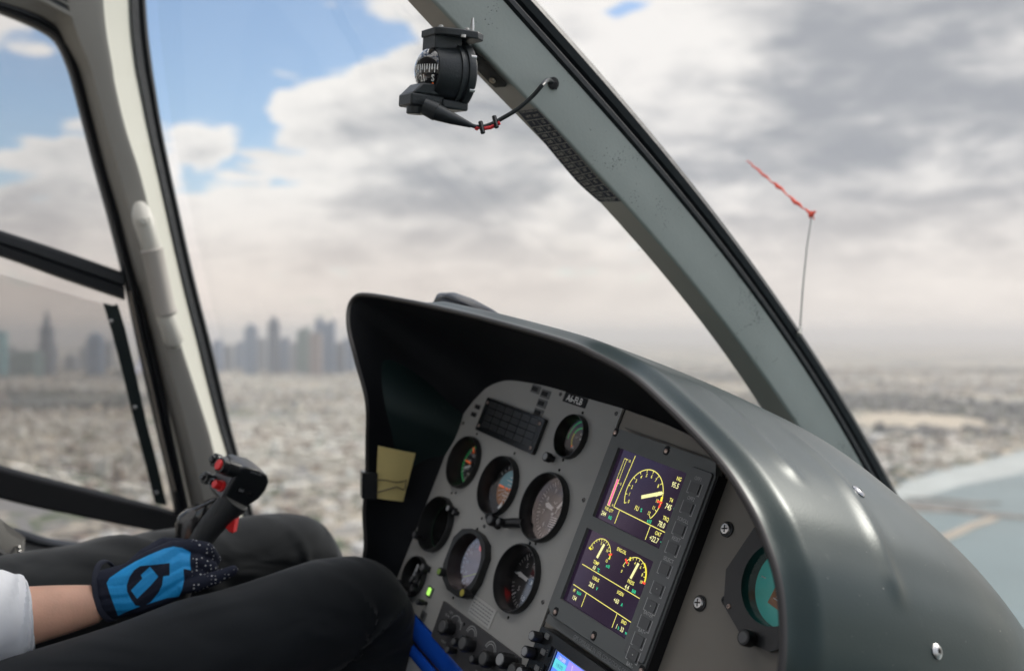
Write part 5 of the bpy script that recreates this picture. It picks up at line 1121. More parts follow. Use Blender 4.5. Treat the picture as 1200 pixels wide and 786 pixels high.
# ------------------------------------------------------------------ pilot
SKIN = mat('skin', (.74, .42, .29), .5, bump=.6, bscale=380, var=.13, vscale=22, dist=.0005)
MATS['skin'].node_tree.nodes['Principled BSDF'].inputs['Subsurface Weight'].default_value = .12; MATS['skin'].node_tree.nodes['Principled BSDF'].inputs['Subsurface Scale'].default_value = .008
pil = None
def skin_mesh(name, verts, edges, radii, m, root=0, sub=2, parent=None, loc=None):
    me = bpy.data.meshes.new(name); M0 = MW[parent] if parent else Matrix.Translation(loc); Mi = M0.inverted()
    me.from_pydata([tuple(Mi @ v) for v in verts], edges, []); o = bpy.data.objects.new(name, me); COL.objects.link(o)
    sk = o.modifiers.new('skin', 'SKIN'); sv = me.skin_vertices[0].data if me.skin_vertices else None
    if sv is None:
        me.update(); bm = bmesh.new(); bm.from_mesh(me); bm.verts.layers.skin.verify(); bm.to_mesh(me); bm.free(); sv = me.skin_vertices[0].data
    for i, r_ in enumerate(radii): sv[i].radius = r_ if isinstance(r_, tuple) else (r_, r_); sv[i].use_root = (i == root)
    sk.use_smooth_shade = True; sk.branch_smoothing = .6
    sb = o.modifiers.new('sub', 'SUBSURF'); sb.levels = sub; sb.render_levels = sub
    me.materials.append(m)
    if parent: o.parent = parent
    else: o.matrix_world = M0
    MW[o] = M0; return o
def V3(px, py, y): return P(px, py, y)
hipR = vec(-.685, 1.034, -.490) + CAM; hipL = vec(-.835, 1.304, -.412) + CAM; pel = (hipR + hipL) / 2 - F * .09 + vec(0, 0, .02)
kneeR = V3(411, 709, 1.335); kneeL = V3(343, 646, 1.60)
chest = pel + A * .34 - F * .12; neck = pel + A * .53 - F * .15; head = pel + A * .64 - F * .13; crown = pel + A * .75 - F * .13
shR = neck + R * .17 - A * .04; shL = neck - R * .17 - A * .04
elbR = vec(-.745, 1.07, -.340) + CAM; wrR = V3(127, 705, 1.236); elbL = shL - A * .27 - F * .08 - R * .03; wrL = elbL + F * .12 - A * .20
ankR = kneeR + F * .13 - A * .42; ankL = kneeL + F * .13 - A * .42
verts = [pel, chest, neck, head, crown, shR, elbR, elbR.lerp(wrR, .5), wrR, shL, elbL, wrL, hipR, hipR.lerp(kneeR, .5), kneeR, ankR, ankR + F * .14 - A * .04, hipL, kneeL, ankL, ankL + F * .14 - A * .04, wrL + F * .08, elbR.lerp(wrR, .8)]
edges = [(0, 1), (1, 2), (2, 3), (3, 4), (2, 5), (5, 6), (6, 7), (7, 22), (22, 8), (2, 9), (9, 10), (10, 11), (11, 21), (0, 12), (12, 13), (13, 14), (14, 15), (15, 16), (0, 17), (17, 18), (18, 19), (19, 20)]
radii = [.10, .11, .052, .085, .075, .05, .043, .045, (.023, .019), .05, .04, .026, .07, .065, .05, .035, .03, .07, .05, .035, .03, .03, (.034, .029)]
pil = skin_mesh('person', verts, edges, radii, SKIN, 0, 2, None, pel)
tag(pil, 'seated pilot in dark trousers and white shirt, gloved hand resting by the stick', 'person')
# trousers: one cloth surface over hips and both legs
def lofted(sections, m, name, parent, seg=48, fn=None):
    b = MB(m); rows_ = []
    up = None
    pts = [c for c, r_ in sections]
    for i, (c, r_) in enumerate(sections):
        d = (pts[min(i + 1, len(pts) - 1)] - pts[max(i - 1, 0)]).normalized()
        if up is None: up = (A - d * A.dot(d)).normalized()
        up = (up - d * up.dot(d)).normalized(); sd = d.cross(up); ra, rb = r_ if isinstance(r_, tuple) else (r_, r_)
        row = []
        for k in range(seg):
            a = 2 * math.pi * k / seg; off = fn(i / (len(sections) - 1), a) if fn else 0
            row.append(c + up * math.cos(a) * (ra + off) + sd * math.sin(a) * (rb + off))
        rows_.append(row + [row[0]])
    b.grid(rows_); b.add(rows_[0][:-1], [tuple(range(seg))]); b.add(rows_[-1][:-1], [tuple(range(seg - 1, -1, -1))])
    o = b.obj(name, parent, world=True); return weld(o)
TRO = mat('trouser_charcoal_cloth', (.010, .012, .014), .85, spec=.2, sheen=.12, bump=.25, bscale=900, dist=.0004, var=.12, vscale=6)
def cloth(m):     # soft wrinkles
    t, n, l = m.node_tree, m.node_tree.nodes, m.node_tree.links; b_ = n['Principled BSDF']; prev = b_.inputs['Normal'].links[0].from_node
    tc = n.new('ShaderNodeTexCoord'); mp = n.new('ShaderNodeMapping'); mp.inputs['Scale'].default_value = (6, 9, 14); mp.inputs['Rotation'].default_value = (.4, .3, .5)
    nz = n.new('ShaderNodeTexNoise'); nz.inputs['Scale'].default_value = 1; nz.inputs['Detail'].default_value = 1.5; nz.inputs['Distortion'].default_value = .9
    bp = n.new('ShaderNodeBump'); bp.inputs['Strength'].default_value = .7; bp.inputs['Distance'].default_value = .022
    l.new(tc.outputs['Object'], mp.inputs[0]); l.new(mp.outputs[0], nz.inputs['Vector']); l.new(nz.outputs['Fac'], bp.inputs['Height']); l.new(bp.outputs['Normal'], prev.inputs['Normal'])
cloth(TRO)
def leg(hip, knee, ank, r0, rk, name, folds):
    sec = []
    side_ = R
    kf = knee + (knee - hip).normalized() * .012
    ctrl = [hip - (knee - hip) * .25, hip, hip.lerp(knee, .35), hip.lerp(knee, .7), knee - (knee - hip).normalized() * .03, kf - A * .02, knee + F * .035 - A * .085, knee.lerp(ank, .4), knee.lerp(ank, .75), ank]
    rr_ = [r0 * 1.15, r0 * 1.08, r0, (r0 + rk) / 2, rk * 1.02, rk * 1.0, rk * .95, rk * .85, rk * .78, rk * .74]
    n_ = 120; c_ = crom(ctrl, n_); rv = crom([(r_, 0, 0) for r_ in rr_], n_)
    def fn(t_, a):
        o = 0
        for (tc_, ac, aw, amp, wd, sl) in folds:
            da = (a - ac + math.pi) % (2 * math.pi) - math.pi
            o += amp * math.exp(-((t_ - tc_ - sl * da) / wd) ** 2) * math.exp(-(da / aw) ** 2)
        o += .0016 * math.sin(a * 3 + t_ * 31) * math.sin(t_ * 23) 
        return o
    return lofted([(c_[i], rv[i].x) for i in range(n_)], TRO, name, pil, 64, fn)
trR = leg(hipR, kneeR, ankR, .088, .071, 'trouser_leg', [(.33, .3, 1.2, .004, .02, .03)] + [(tc_ + .004, ac_ * sg_, aw_, am_, wd_, sl_ * sg_) for sg_ in (1, -1) for tc_, ac_, aw_, am_, wd_, sl_ in ((.455, 1.5, .6, .006, .008, .08), (.475, 1.7, .7, -.006, .007, .09), (.492, 1.4, .7, .007, .007, .06), (.512, 1.8, .7, -.007, .007, .02), (.53, 1.5, .7, .008, .008, -.04), (.552, 1.9, .7, -.006, .008, -.07), (.575, 1.6, .6, .006, .009, -.08), (.40, 1.9, .6, .004, .010, .10), (.42, 2.1, .6, -.005, .008, .10), (.28, 1.5, .8, .004, .014, .12), (.30, 1.7, .8, -.004, .010, .12), (.20, 1.3, .8, .004, .016, .10))])
trL = leg(hipL, kneeL, ankL, .085, .066, 'trouser_leg', [(.30, .3, 1.4, .006, .010, .04), (.32, .4, 1.4, -.006, .008, .04), (.50, 1.5, .8, .004, .012, .05)])
lofted([(pel - A * .09, (.13, .17)), (pel - A * .05, (.14, .185)), (pel + A * .02, (.135, .18)), (pel + A * .09, (.12, .165)), (pel + A * .13, (.115, .155))], TRO, 'trouser_waist', pil)
# shirt
SHT = mat('shirt_white_cotton', (.74, .75, .77), .8, bump=.3, bscale=60, dist=.003, sheen=.1)
lofted([(pel + A * .10, (.12, .16)), (pel + A * .2 - F * .02, (.12, .165)), (chest, (.125, .185)), (neck - A * .08, (.11, .19)), (neck - A * .03, (.08, .14)), (neck + A * .02, (.06, .065))], SHT, 'shirt', pil)
def sleeve(ctrl, rr_, name, flare=0):
    c_ = crom(ctrl, 50); rv = crom([(r_, 0, 0) for r_ in rr_], 50)
    return lofted([(c_[i], rv[i].x) for i in range(50)], SHT, name, pil, 40, lambda t_, a: .005 * math.sin(a * 2 + t_ * 17) * math.sin(t_ * 29 + a) * (1 - t_ * .4) + .002 * math.sin(a * 5 + t_ * 40))
slv = sleeve([shR, shR.lerp(elbR, .5), elbR - (wrR - elbR).normalized() * -.0, elbR.lerp(wrR, .18), elbR.lerp(wrR, .40), elbR.lerp(wrR, .60), elbR.lerp(wrR, .665), elbR.lerp(wrR, .687), elbR.lerp(wrR, .693)], [.068, .066, .066, .066, .062, .056, .052, .047, .036], 'shirt_sleeve')
sleeve([shL, shL.lerp(elbL, .5), elbL, elbL.lerp(wrL, .3)], [.066, .06, .056, .05], 'shirt_sleeve')
HAIR = mat('hair_dark', (.03, .02, .015), .6)
b = MB(HAIR); b.lathe([(.001, .105), (.05, .095), (.085, .06), (.098, .01), (.095, -.03)], None, (0, 0, 0), None, 32, False, False); b.V = [Vector(v) + (head + A * .045 - F * .012) for v in b.V]; b.obj('hair', pil, world=True)
for ank in (ankR, ankL): lofted([(ank - A * .02 - F * .04, (.045, .045)), (ank - A * .045 + F * .06, (.045, .048)), (ank - A * .06 + F * .16, (.032, .045)), (ank - A * .065 + F * .2, (.015, .03))], BLACKS, 'shoe', pil)
# --- glove: one continuous surface
def cap(bm_list, p0, p1, r0, r1, n_=7):
    for i in range(n_ + 1):
        t_ = i / n_; bm_list.append((p0.lerp(p1, t_), r0 + (r1 - r0) * t_))
balls = []
gy = 1.245
def chain(pts, rs):
    for (a_, c_, r0, r1) in zip(pts[:-1], pts[1:], rs[:-1], rs[1:]): cap(balls, a_, c_, r0, r1, max(3, int((a_ - c_).length / .003)))
W0 = V3(121, 703, 1.224)
# palm: rows of capsules wrist -> knuckles, the back of the hand faces the camera
chain([V3(124, 683, 1.232), V3(150, 678, 1.238), V3(180, 660, 1.25), V3(204, 646, 1.262)], [.018, .020, .019, .0150])
chain([V3(126, 693, 1.230), V3(152, 691, 1.236), V3(184, 672, 1.248), V3(213, 659, 1.258)], [.019, .020, .0185, .0145])
chain([V3(128, 703, 1.230), V3(155, 701, 1.236), V3(186, 684, 1.246), V3(216, 671, 1.254)], [.019, .0195, .018, .0138])
chain([V3(131, 710, 1.232), V3(158, 706, 1.238), V3(190, 696, 1.248), V3(214, 685, 1.252)], [.0155, .0165, .0160, .0125])
# fingers: index, middle, ring, little; each bends round the stick
chain([V3(204, 646, 1.262), V3(222, 641, 1.268), V3(241, 644, 1.272), V3(250, 655, 1.288), V3(246, 664, 1.305)], [.0135, .0112, .0108, .0100, .0090])
chain([V3(213, 660, 1.256), V3(232, 658, 1.262), V3(247, 665, 1.272), V3(249, 673, 1.292), V3(243, 676, 1.31)], [.0125, .0100, .0092, .0090, .0082])
chain([V3(216, 671, 1.254), V3(232, 672, 1.262), V3(244, 676, 1.276), V3(243, 683, 1.296)], [.0128, .0105, .0096, .0085])
chain([V3(214, 685, 1.250), V3(230, 684, 1.252), V3(252, 677, 1.256), V3(273, 668, 1.262)], [.0120, .0102, .0092, .0068])
# thumb leaves the side of the palm low and closes behind the stick
chain([V3(150, 676, 1.252), V3(172, 655, 1.275), V3(192, 640, 1.295), V3(210, 640, 1.318), V3(222, 648, 1.332)], [.016, .0155, .0125, .0115, .0095])
bm = bmesh.new()
for p, r_ in balls: bmesh.ops.create_icosphere(bm, subdivisions=2, radius=r_, matrix=Matrix.Translation(p - CAM))
me = bpy.data.meshes.new('glove'); bm.to_mesh(me); bm.free()
tmp = bpy.data.objects.new('tmp', me); COL.objects.link(tmp)
rm = tmp.modifiers.new('r', 'REMESH'); rm.mode = 'VOXEL'; rm.voxel_size = .0013
sm_ = tmp.modifiers.new('s', 'SMOOTH'); sm_.factor = .5; sm_.iterations = 4
dg = bpy.context.evaluated_depsgraph_get(); ev = tmp.evaluated_get(dg); me2 = bpy.data.meshes.new_from_object(ev); bpy.data.objects.remove(tmp); bpy.data.meshes.remove(me)
# decal and grip dots as smooth signed distances stored on the surface
def zt_(l): return [(100 + x / 5.615, 600 + y / 5.615) for x, y in l]
outerp = zt_([(140, 465), (160, 430), (240, 375), (330, 322), (430, 275), (520, 238), (580, 225), (640, 235), (692, 262), (688, 320), (695, 380), (645, 370), (650, 440), (636, 510), (615, 555), (540, 562), (440, 594), (340, 626), (260, 658), (215, 680), (185, 600), (160, 530)])
holep = zt_([(360, 352), (450, 345), (555, 332), (555, 415), (513, 420), (505, 480), (480, 530), (430, 590), (375, 620), (330, 612), (300, 570), (275, 520), (272, 480), (290, 425), (320, 380)])
innp = zt_([(425, 357), (480, 422), (430, 480), (340, 568), (300, 512), (375, 435), (365, 412)])
def sdist(poly, X_, Y_):
    x0 = np.array([p[0] for p in poly]); y0 = np.array([p[1] for p in poly]); x1 = np.roll(x0, -1); y1 = np.roll(y0, -1)
    dmin = np.full(X_.shape, 1e9); ins = np.zeros(X_.shape, bool)
    for a_, b_, c_, d_ in zip(x0, y0, x1, y1):
        ex, ey = c_ - a_, d_ - b_; t_ = np.clip(((X_ - a_) * ex + (Y_ - b_) * ey) / (ex * ex + ey * ey), 0, 1); dmin = np.minimum(dmin, np.hypot(X_ - a_ - t_ * ex, Y_ - b_ - t_ * ey))
        cond = ((b_ > Y_) != (d_ > Y_)); 
        if abs(ey) > 1e-9: ins ^= cond & (X_ < (Y_ - b_) / ey * ex + a_)
    return np.where(ins, dmin, -dmin)
nv = len(me2.vertices); cco = np.empty(nv * 3, np.float32); me2.vertices.foreach_get('co', cco); cco = cco.reshape(-1, 3); nno = np.empty(nv * 3, np.float32); me2.vertices.foreach_get('normal', nno); nno = nno.reshape(-1, 3)
px_ = 600 + FPX * cco[:, 0] / cco[:, 1]; py_ = 393 - FPX * cco[:, 2] / cco[:, 1]
dp_ = np.maximum(np.minimum(sdist(outerp, px_, py_), -sdist(holep, px_, py_)), sdist(innp, px_, py_))
front = (nno * -cco).sum(1) / np.linalg.norm(cco, axis=1) > -.05
dp_ = np.where(front, dp_, -5)
at = me2.attributes.new('print', 'FLOAT', 'POINT'); at.data.foreach_set('value', np.clip(dp_, -5, 5).astype(np.float32))
fing = np.clip((px_ - 222) / 6, 0, 1) * 1.0; at = me2.attributes.new('dots', 'FLOAT', 'POINT'); at.data.foreach_set('value', fing.astype(np.float32))
cuf = np.clip(1 - np.abs(px_ - (118 + (py_ - 655) * .2) - 3) / 4, 0, 1); at = me2.attributes.new('hem', 'FLOAT', 'POINT'); at.data.foreach_set('value', cuf.astype(np.float32))
GLV = bpy.data.materials.new('glove_knit'); t, n, l = nt(GLV); bs = n['Principled BSDF']; bs.inputs['Roughness'].default_value = .85; bs.inputs['Specular IOR Level'].default_value = .3
def attr(nm): a_ = n.new('ShaderNodeAttribute'); a_.attribute_name = nm; return a_.outputs['Fac']
def mr_(x, a_, b_, lo=0, hi=1): q_ = n.new('ShaderNodeMapRange'); q_.inputs[1].default_value = a_; q_.inputs[2].default_value = b_; q_.inputs[3].default_value = lo; q_.inputs[4].default_value = hi; l.new(x, q_.inputs[0]); return q_.outputs[0]
tc = n.new('ShaderNodeTexCoord'); vo_ = n.new('ShaderNodeTexVoronoi'); vo_.inputs['Scale'].default_value = 200; vo_.inputs['Randomness'].default_value = .18; l.new(tc.outputs['Object'], vo_.inputs['Vector'])
dot = n.new('ShaderNodeMath'); dot.operation = 'MULTIPLY'; l.new(mr_(vo_.outputs['Distance'], .27, .20), dot.inputs[0]); l.new(mr_(attr('dots'), .3, .9), dot.inputs[1])
m1 = n.new('ShaderNodeMix'); m1.data_type = 'RGBA'; l.new(dot.outputs[0], m1.inputs[0]); m1.inputs[6].default_value = (.014, .017, .032, 1); m1.inputs[7].default_value = (.5, .5, .5, 1)
m2 = n.new('ShaderNodeMix'); m2.data_type = 'RGBA'; l.new(mr_(attr('print'), -.35, .35), m2.inputs[0]); l.new(m1.outputs[2], m2.inputs[6]); m2.inputs[7].default_value = (.02, .33, .72, 1); l.new(m2.outputs[2], bs.inputs['Base Color'])
nz = n.new('ShaderNodeTexNoise'); nz.inputs['Scale'].default_value = 700; nz.inputs['Detail'].default_value = 3; l.new(tc.outputs['Object'], nz.inputs['Vector'])
nz2 = n.new('ShaderNodeTexNoise'); nz2.inputs['Scale'].default_value = 55; nz2.inputs['Detail'].default_value = 3; l.new(tc.outputs['Object'], nz2.inputs['Vector'])
bp = n.new('ShaderNodeBump'); bp.inputs['Strength'].default_value = .6; bp.inputs['Distance'].default_value = .0006; l.new(nz.outputs['Fac'], bp.inputs['Height'])
bp2 = n.new('ShaderNodeBump'); bp2.inputs['Strength'].default_value = .5; bp2.inputs['Distance'].default_value = .004; l.new(nz2.outputs['Fac'], bp2.inputs['Height']); l.new(bp.outputs['Normal'], bp2.inputs['Normal']); l.new(bp2.outputs['Normal'], bs.inputs['Normal'])
l.new(mr_(attr('print'), -.35, .35, .85, .45), bs.inputs['Roughness'])
Mi = MW[pil].inverted(); me2.transform(Mi @ Matrix.Translation(CAM)); me2.materials.clear(); me2.materials.append(GLV); me2.polygons.foreach_set('use_smooth', [True] * len(me2.polygons))
go = bpy.data.objects.new('glove', me2); COL.objects.link(go); go.parent = pil; MW[go] = MW[pil]; go['label'] = 'dark knit glove with a blue printed patch on the back of the hand'
# cuff of the glove
b = MB(mat('glove_hem', (.016, .019, .034), .8, bump=.5, bscale=500, dist=.0006)); cc = [V3(122, 704, 1.232), V3(126, 703, 1.232), V3(131, 702, 1.233)]
ax1 = (V3(131, 727, 1.228) - V3(118, 657, 1.240)); hw = ax1.length / 2; ax1.normalize(); dpt = vec(.25, .95, 0).normalized()
rows_ = []
for dx, ex in ((0, -.0005), (0, .0012), (.0018, .0016), (.004, .0012), (.0055, 0), (.0055, -.002)):
    ctr = V3(124.5, 692, 1.234) + vec(.95, .25, .12).normalized() * dx; rows_.append([ctr + ax1 * math.cos(a_) * (hw + ex - dx * .12) + dpt * math.sin(a_) * (.024 + ex) for a_ in [2 * math.pi * k / 40 for k in range(41)]])
b.grid(rows_); o = weld(b.obj('glove_cuff', pil, world=True))
# seat under the pilot
sc_ = (hipR + hipL) / 2
se = empty('pilot_seat', mat4(R, F, A, sc_ - A * .5), 'black padded seat under the pilot, mostly outside the frame', 'seat')
SEA = mat('seat_black_leather', (.02, .02, .022), .5, bump=.3, bscale=80, dist=.002)
def sbox(name, s0, s1_, a0, a1, h0, h1): b = MB(SEA); b.box(((s0 + s1_) / 2, (a0 + a1) / 2, (h0 + h1) / 2), (s1_ - s0, a1 - a0, h1 - h0)); return b.obj(name, se, bevel=.03, bseg=4)
sbox('cushion', -.26, .26, -.2, .22, .28, .40); sbox('backrest', -.26, .26, -.30, -.20, .30, .98); sbox('pedestal', -.2, .2, -.15, .15, .03, .28)
# wind string outside the windshield
ys = empty('yaw_string', mat4(R, F, A, P(938, 395, 1.50)), 'thin wire mast with a red wool streamer outside the windshield', 'wind indicator')
WIRE = mat('wire_grey', (.22, .22, .20), .4, metal=.6); WOOL = mat('wool_red', (.75, .09, .05), .8)
b = MB(WIRE); b.tube([P(937, 392, 1.475), P(937.5, 385, 1.50), P(941, 335, 1.53), P(945.5, 290, 1.555), P(951.5, 251, 1.58)], [.0014, .0014, .0013, .0012, .0011], None, 8); b.tube([P(936, 392, 1.47), P(938, 384, 1.50)], .0028, None, 8); b.obj('mast', ys, world=True)
b = MB(WOOL); q = crom([P(951, 250, 1.58), P(943, 245, 1.60), P(930, 235, 1.62), P(915, 221, 1.66), P(903, 212, 1.68), P(888, 199, 1.71), P(875, 188, 1.74)], 30)
b.tube([p + vec(0, 0, .0012 * math.sin(i * 1.9)) for i, p in enumerate(q)], [.0022 + .0012 * math.sin(i * .9) * (i > 3) if i < 22 else .0022 - .0016 * (i - 22) / 8 for i in range(30)], None, 8)
b.lathe([(.001, -.006), (.0035, -.004), (.0045, 0), (.0035, .004), (.001, .005)], None, P(951, 251, 1.58), Matrix.Rotation(.8, 3, 'Y'), 12)
for k in range(5): b.tube([P(951, 251, 1.58), P(951 + random.uniform(-3, 7), 251 + random.uniform(-5, 7), 1.58)], [.0016, .0008], None, 6)
b.obj('streamer', ys, world=True)
# ------------------------------------------------------------------ compass on the post
CP = P(525, 88, 1.11)
cp = empty('magnetic_compass', mat4(F, -R, A, CP), 'black magnetic compass with white card marks bracketed to the centre post', 'compass')   # local x forward (away), y left, z up
CB = mat('compass_crackle_black', (.020, .024, .026), .42, bump=.5, bscale=450, dist=.0006)
MXF = Matrix(((0, 0, 1), (0, 1, 0), (-1, 0, 0)))      # lathe axis -> local +x
b = MB(CB); b.lathe([(24, -24), (28, -24), (30, -20), (32, -6), (33.5, 4), (34, 9)], None, (0, 0, 0), MXF, 56); b.V = [Vector(v) / 1000 if False else v for v in b.V]
def mmb(b): b.V = [v / 1000 for v in b.V]; return b
mmb(b).obj('body', cp)
b = MB(CB); b.lathe([(33, 8), (36.5, 8.5), (37, 10), (37, 16), (35.5, 18), (29, 20), (16, 21)], None, (0, 0, 0), MXF, 56); mmb(b).obj('rear_cover', cp)
b = MB(CB); b.lathe([(32.6, 0), (35.3, .5), (35.3, 4.5), (32.6, 5)], None, (0, 0, 0), MXF, 56, False, False)
for k in range(6): a = k * 1.05 + .5; b.lathe([(2.4, -3), (2.4, 3.5), (1.6, 4)], STEEL, (14, 35.5 * math.cos(a), 35.5 * math.sin(a)), MXF, 12)
mmb(b).obj('clamp_ring', cp)
BW = mat('compass_bowl', (.006, .006, .008), .05, coat=1)
b = MB(BW); pr = [(27.0 * math.cos(a), -16 - 22 * math.sin(a)) for a in [math.pi / 2 * k / 14 for k in range(14, -1, -1)]]; pr[0] = (.2, pr[0][1]); b.lathe(pr, None, (0, 0, 2), MXF, 56); bowl = mmb(b).obj('bowl', cp)
b = MB(WHITE)     # card marks just inside the bowl's front face
def onb(a, z, lift=.4):
    rx = math.sqrt(max(0, 1 - (z / 27.) ** 2)); return Vector((-16 - (22 * rx + lift) * math.cos(a), (27. * rx + lift) * math.sin(a), z + 2))
for k in range(-9, 10):
    a = k * .125; z1, z0_ = 4, (-2 if k % 2 else -5); w_ = .022
    b.add([onb(a - w_, z0_), onb(a + w_, z0_), onb(a + w_, z1), onb(a - w_, z1)], [(0, 1, 2, 3)])
for s_, a in (('S', -.93), ('21', -.36), ('24', .25), ('W', .8)):
    vs, fs = text_mesh(s_, 'CENTER', .035); b.add([onb(a + .0 - p * 9.5 / 28.5, -11 + q_ * 9.5) for p, q_ in vs], fs)
b.add([onb(a_, z_, .5) for a_, z_ in ((-.98, -18), (-.88, -18), (-.88, -15.5), (-.98, -15.5))], [(0, 1, 2, 3)], ORG)
mmb(b).obj('card_marks', bowl, smooth=False)
b = MB(CB); b.box((-31, 0, -33), (40, 34, 14)); b.add([(-50, -17, -27), (-50, 17, -27), (-12, 17, -26), (-12, -17, -26), (-38, -16, -14), (-38, 16, -14), (-14, 22, -14), (-14, -22, -14)], [(3, 2, 1, 0), (4, 5, 6, 7), (0, 1, 5, 4), (1, 2, 6, 5), (2, 3, 7, 6), (3, 0, 4, 7)]); b.box((2, 0, -34), (32, 40, 10)); mmb(b).obj('corrector_box', cp, bevel=.0022)
b = MB(CB); b.lathe([(9, -48), (10, -47), (10, -40), (8.5, -39)], None, (-40, -6, 0), None, 28); mmb(b).obj('corrector_knob', cp)
b = MB(CB); b.prism([(-28, -18), (-28, 16), (-20, 23), (4, 26), (22, 20), (30, 6), (30, -22), (18, -32), (-6, -30), (-22, -24)], 38, 46); b.prism([(-26, -16), (-26, 16), (6, 18), (6, -18)], 24, 41); mmb(b).obj('top_plate', cp, bevel=.0012)
for x, y in ((6, -27), (-8, 20), (12, -10), (-20, -16)): b = MB(STEEL); b.lathe([(2.6, 46.5), (2.6, 48.5), (1.8, 49)], None, (x, y, 0), None, 14); mmb(b).obj('screw', cp)
b = MB(STEEL); b.lathe([(2.4, 47), (2.4, 51), (1.8, 56), (1.2, 61)], None, (14, -24, 0), None, 14); mmb(b).obj('screw', cp)
b = MB(STEEL); b.lathe([(3, 37), (3, 40)], None, (0, -31, 0), None, 14); mmb(b).obj('screw', cp)
# bracket arm along the post's inner face
def onpost(px, py, s, out=0): return PS(px, py, s)
b = MB(BLACKM); arm = [(520, 50), (545, 52), (556, 60), (566, 68), (580, 83), (594, 99), (592, 102), (580, 103), (572, 96), (556, 79), (545, 66), (530, 66)]
v = [PS(x, y, -1.052) for x, y in arm]; ni = (E1[20] - E0[20]).cross(E1[24] - E1[20]).normalized(); ni = ni if ni.y < 0 else -ni
def face_pt(px, py, lift):      # on the plane of the post's narrow inner face
    k = min(range(NS), key=lambda i: (600 + FPX * (E1[i] - CAM).x / (E1[i] - CAM).y - px) ** 2 + (393 - FPX * (E1[i] - CAM).z / (E1[i] - CAM).y - py) ** 2); k = min(max(k, 2), NS - 3)
    nn = (E1[k] - E0[k]).cross(E1[k + 2] - E1[k - 2]).normalized(); nn = nn if nn.y < 0 else -nn; d = ray(px, py); p0 = E1[k] + nn * lift - CAM; return d * (p0.dot(nn) / d.dot(nn)) + CAM
v = [face_pt(x, y, .0035) for x, y in arm]; n0_ = len(v); v2 = [face_pt(x, y, .0005) for x, y in arm]
b.add(v + v2, [tuple(range(n0_)), tuple(range(2 * n0_ - 1, n0_ - 1, -1))] + [(i, n0_ + i, n0_ + (i + 1) % n0_, (i + 1) % n0_) for i in range(n0_)]); arm_o = b.obj('bracket', cp, world=True, bevel=.0006)
b = MB(CB); b.tube([face_pt(545, 58, .004), P(535, 52, 1.11)], [.010, .010], None, 12); b.obj('bracket_neck', cp, world=True)
for x, y in ((557, 72), (577.5, 94)):
    q = face_pt(x, y, .0035); b = MB(mat('screw_bronze', (.45, .38, .30), .35, metal=.9)); b.lathe([(.0042, 0), (.0042, .0012), (.0034, .0024), (.0014, .0028)], None, q, ni.to_track_quat('Z', 'Y').to_matrix(), 18); b.obj('screw', cp, world=True)
# cable
cbl = empty('compass_cable', mat4(R, F, A, P(648, 98, 1.10)), 'thin black cable with a red taped splice from the compass to the post', 'cable')
CBL = mat('cable_black', (.018, .022, .024), .4)
b = MB(CBL); b.tube([P(497, 124, 1.075), P(512, 131, 1.075)], [.0095, .0105], None, 14); b.tube([P(508, 130, 1.075), P(530, 139, 1.075), P(552, 147, 1.078)], [.0098, .0065, .0028], None, 14); b.obj('connector', cbl, world=True)
endp = PS(648, 98, -1.03)
b = MB(CBL); b.tube(crom([P(500, 128, 1.075), P(548, 145.5, 1.077), P(562, 149, 1.08), P(575, 146, 1.08), P(590, 138, 1.078), P(608, 127, 1.072), P(625, 112, 1.066), P(638, 97, 1.066), PS(643, 94, -1.018), PS(648, 97, -1.036)], 60), .0024, None, 10); b.obj('cable_run', cbl, world=True)
b = MB(mat('tape_red', (.75, .03, .04), .5)); b.tube([P(566, 151, 1.078), P(575, 149.5, 1.078), P(586, 144, 1.076)], .0021, None, 8); b.tube([P(556.5, 151, 1.078), P(558.5, 149, 1.077), P(561.5, 150.5, 1.077), P(559, 152.5, 1.078), P(556.5, 151, 1.078)], .0009, None, 6); b.obj('red_tape', cbl, world=True)
b = MB(BLACKS)
for x, y in ((564, 150), (580, 143.5)): b.tube([P(x - 1, y - 7, 1.078), P(x + 2, y + 6, 1.074)], .0026, None, 8)
b.obj('cable_tie', cbl, world=True)
q = PS(648, 98, -1.036); b = MB(BLACKM); b.lathe([(.0075, 0), (.0075, .002), (.0035, .003)], None, q, R.to_track_quat('Z', 'Y').to_matrix(), 20); b.box(PS(651, 101, -1.033), (.004, .003, .008)); b.obj('grommet', cbl, world=True)
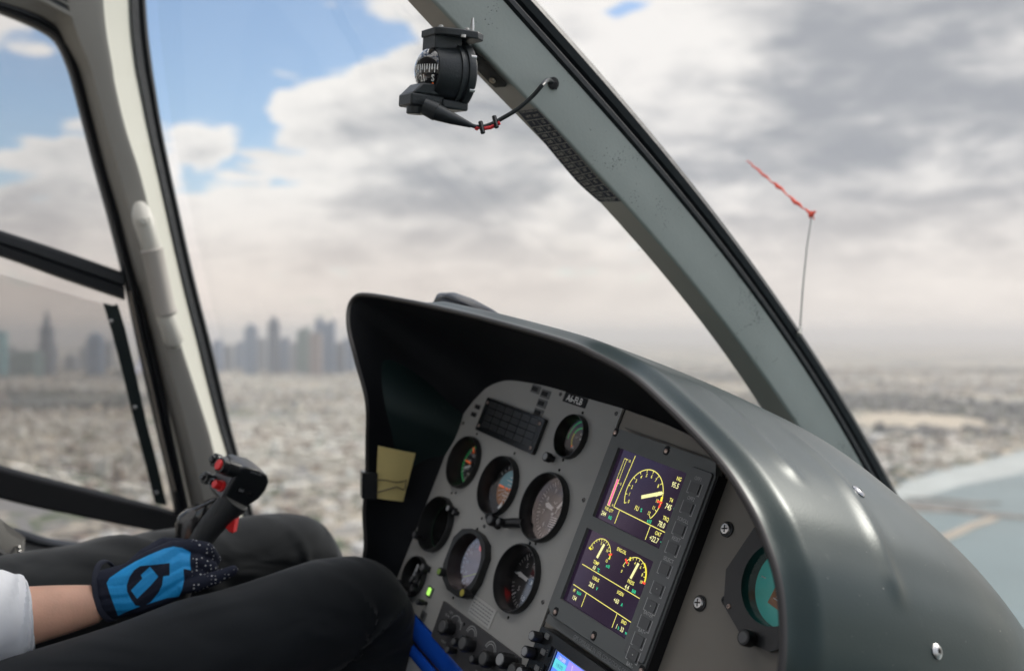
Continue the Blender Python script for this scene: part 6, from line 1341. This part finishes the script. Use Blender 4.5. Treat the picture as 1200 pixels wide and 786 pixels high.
# speed placard on the inner face of the post
pl = MB(mat('placard_navy', (.012, .014, .035), .4), mat('placard_print', (.62, .58, .52), .6)); PP = MATS['placard_print']
La = [(606, 130), (629, 157), (653, 186), (677, 214), (702, 236.5)]; Rb = [(629, 127), (653, 153), (677, 181), (701, 208), (728, 236)]
lc = crom([(x, y, 0) for x, y in La], 41); rc = crom([(x, y, 0) for x, y in Rb], 41)
def pq(a_, b_, lift):       # a_: 0..1 across, b_: 0..1 along
    i = b_ * 40; k = min(int(i), 39); f_ = i - k; L_ = lc[k].lerp(lc[k + 1], f_); R_ = rc[k].lerp(rc[k + 1], f_); p = L_.lerp(R_, a_); return face_pt(p.x, p.y, lift)
pl.grid([[pq(a_, j / 40, .0007) for a_ in (0, .33, .66, 1)] for j in range(41)])
plc = pl
def prt(s_, a_, b_, sa, sb):
    vs, fs = text_mesh(s_, 'CENTER', .01); plc.add([pq(a_ + p * sa, min(1, max(0, b_ - q_ * sb)), .0011) for p, q_ in vs], fs, PP)
nrow = 16
for k in range(nrow + 1):
    if k in (0, 1, nrow): continue
    y_ = k / nrow; plc.add([pq(.03, y_, .001), pq(.97, y_, .001), pq(.97, y_ + .004, .001), pq(.03, y_ + .004, .001)], [(0, 1, 2, 3)], PP)
plc.grid([[pq(a_, .005 + .99 * j / 20, .001) for a_ in (.955, .975)] for j in range(21)], PP); plc.grid([[pq(a_, .125 + .81 * j / 20, .001) for a_ in (.49, .505)] for j in range(21)], PP)
plc.grid([[pq(a_, b_, .001) for a_ in (.03, .97)] for b_ in (.004, .010)], PP)
prt('V.N.E. POWER ON', .5, .035, .10, .034); prt('HP FT   IAS KT', .5, .09, .10, .034)
vals = [('0', '155'), ('2 000', '149'), ('4 000', '143'), ('6 000', '137'), ('8 000', '131'), ('10 000', '125'), ('12 000', '119'), ('14 000', '113'), ('16 000', '107'), ('18 000', '101'), ('20 000', '95'), ('22 000', '89'), ('23 000', '86')]
for k, (a_, b_) in enumerate(vals): y_ = (k + 2.5) / nrow; prt(a_, .27, y_, .105, .040); prt(b_, .73, y_, .115, .040)
prt('V.N.E. POWER OFF', .5, 1 - .045, .09, .03); prt('VNE - 30 KT', .5, 1 - .018, .09, .028)
plc.obj('speed_placard', cab, world=True, smooth=False)['label'] = 'dark blue speed limit table with pale print'
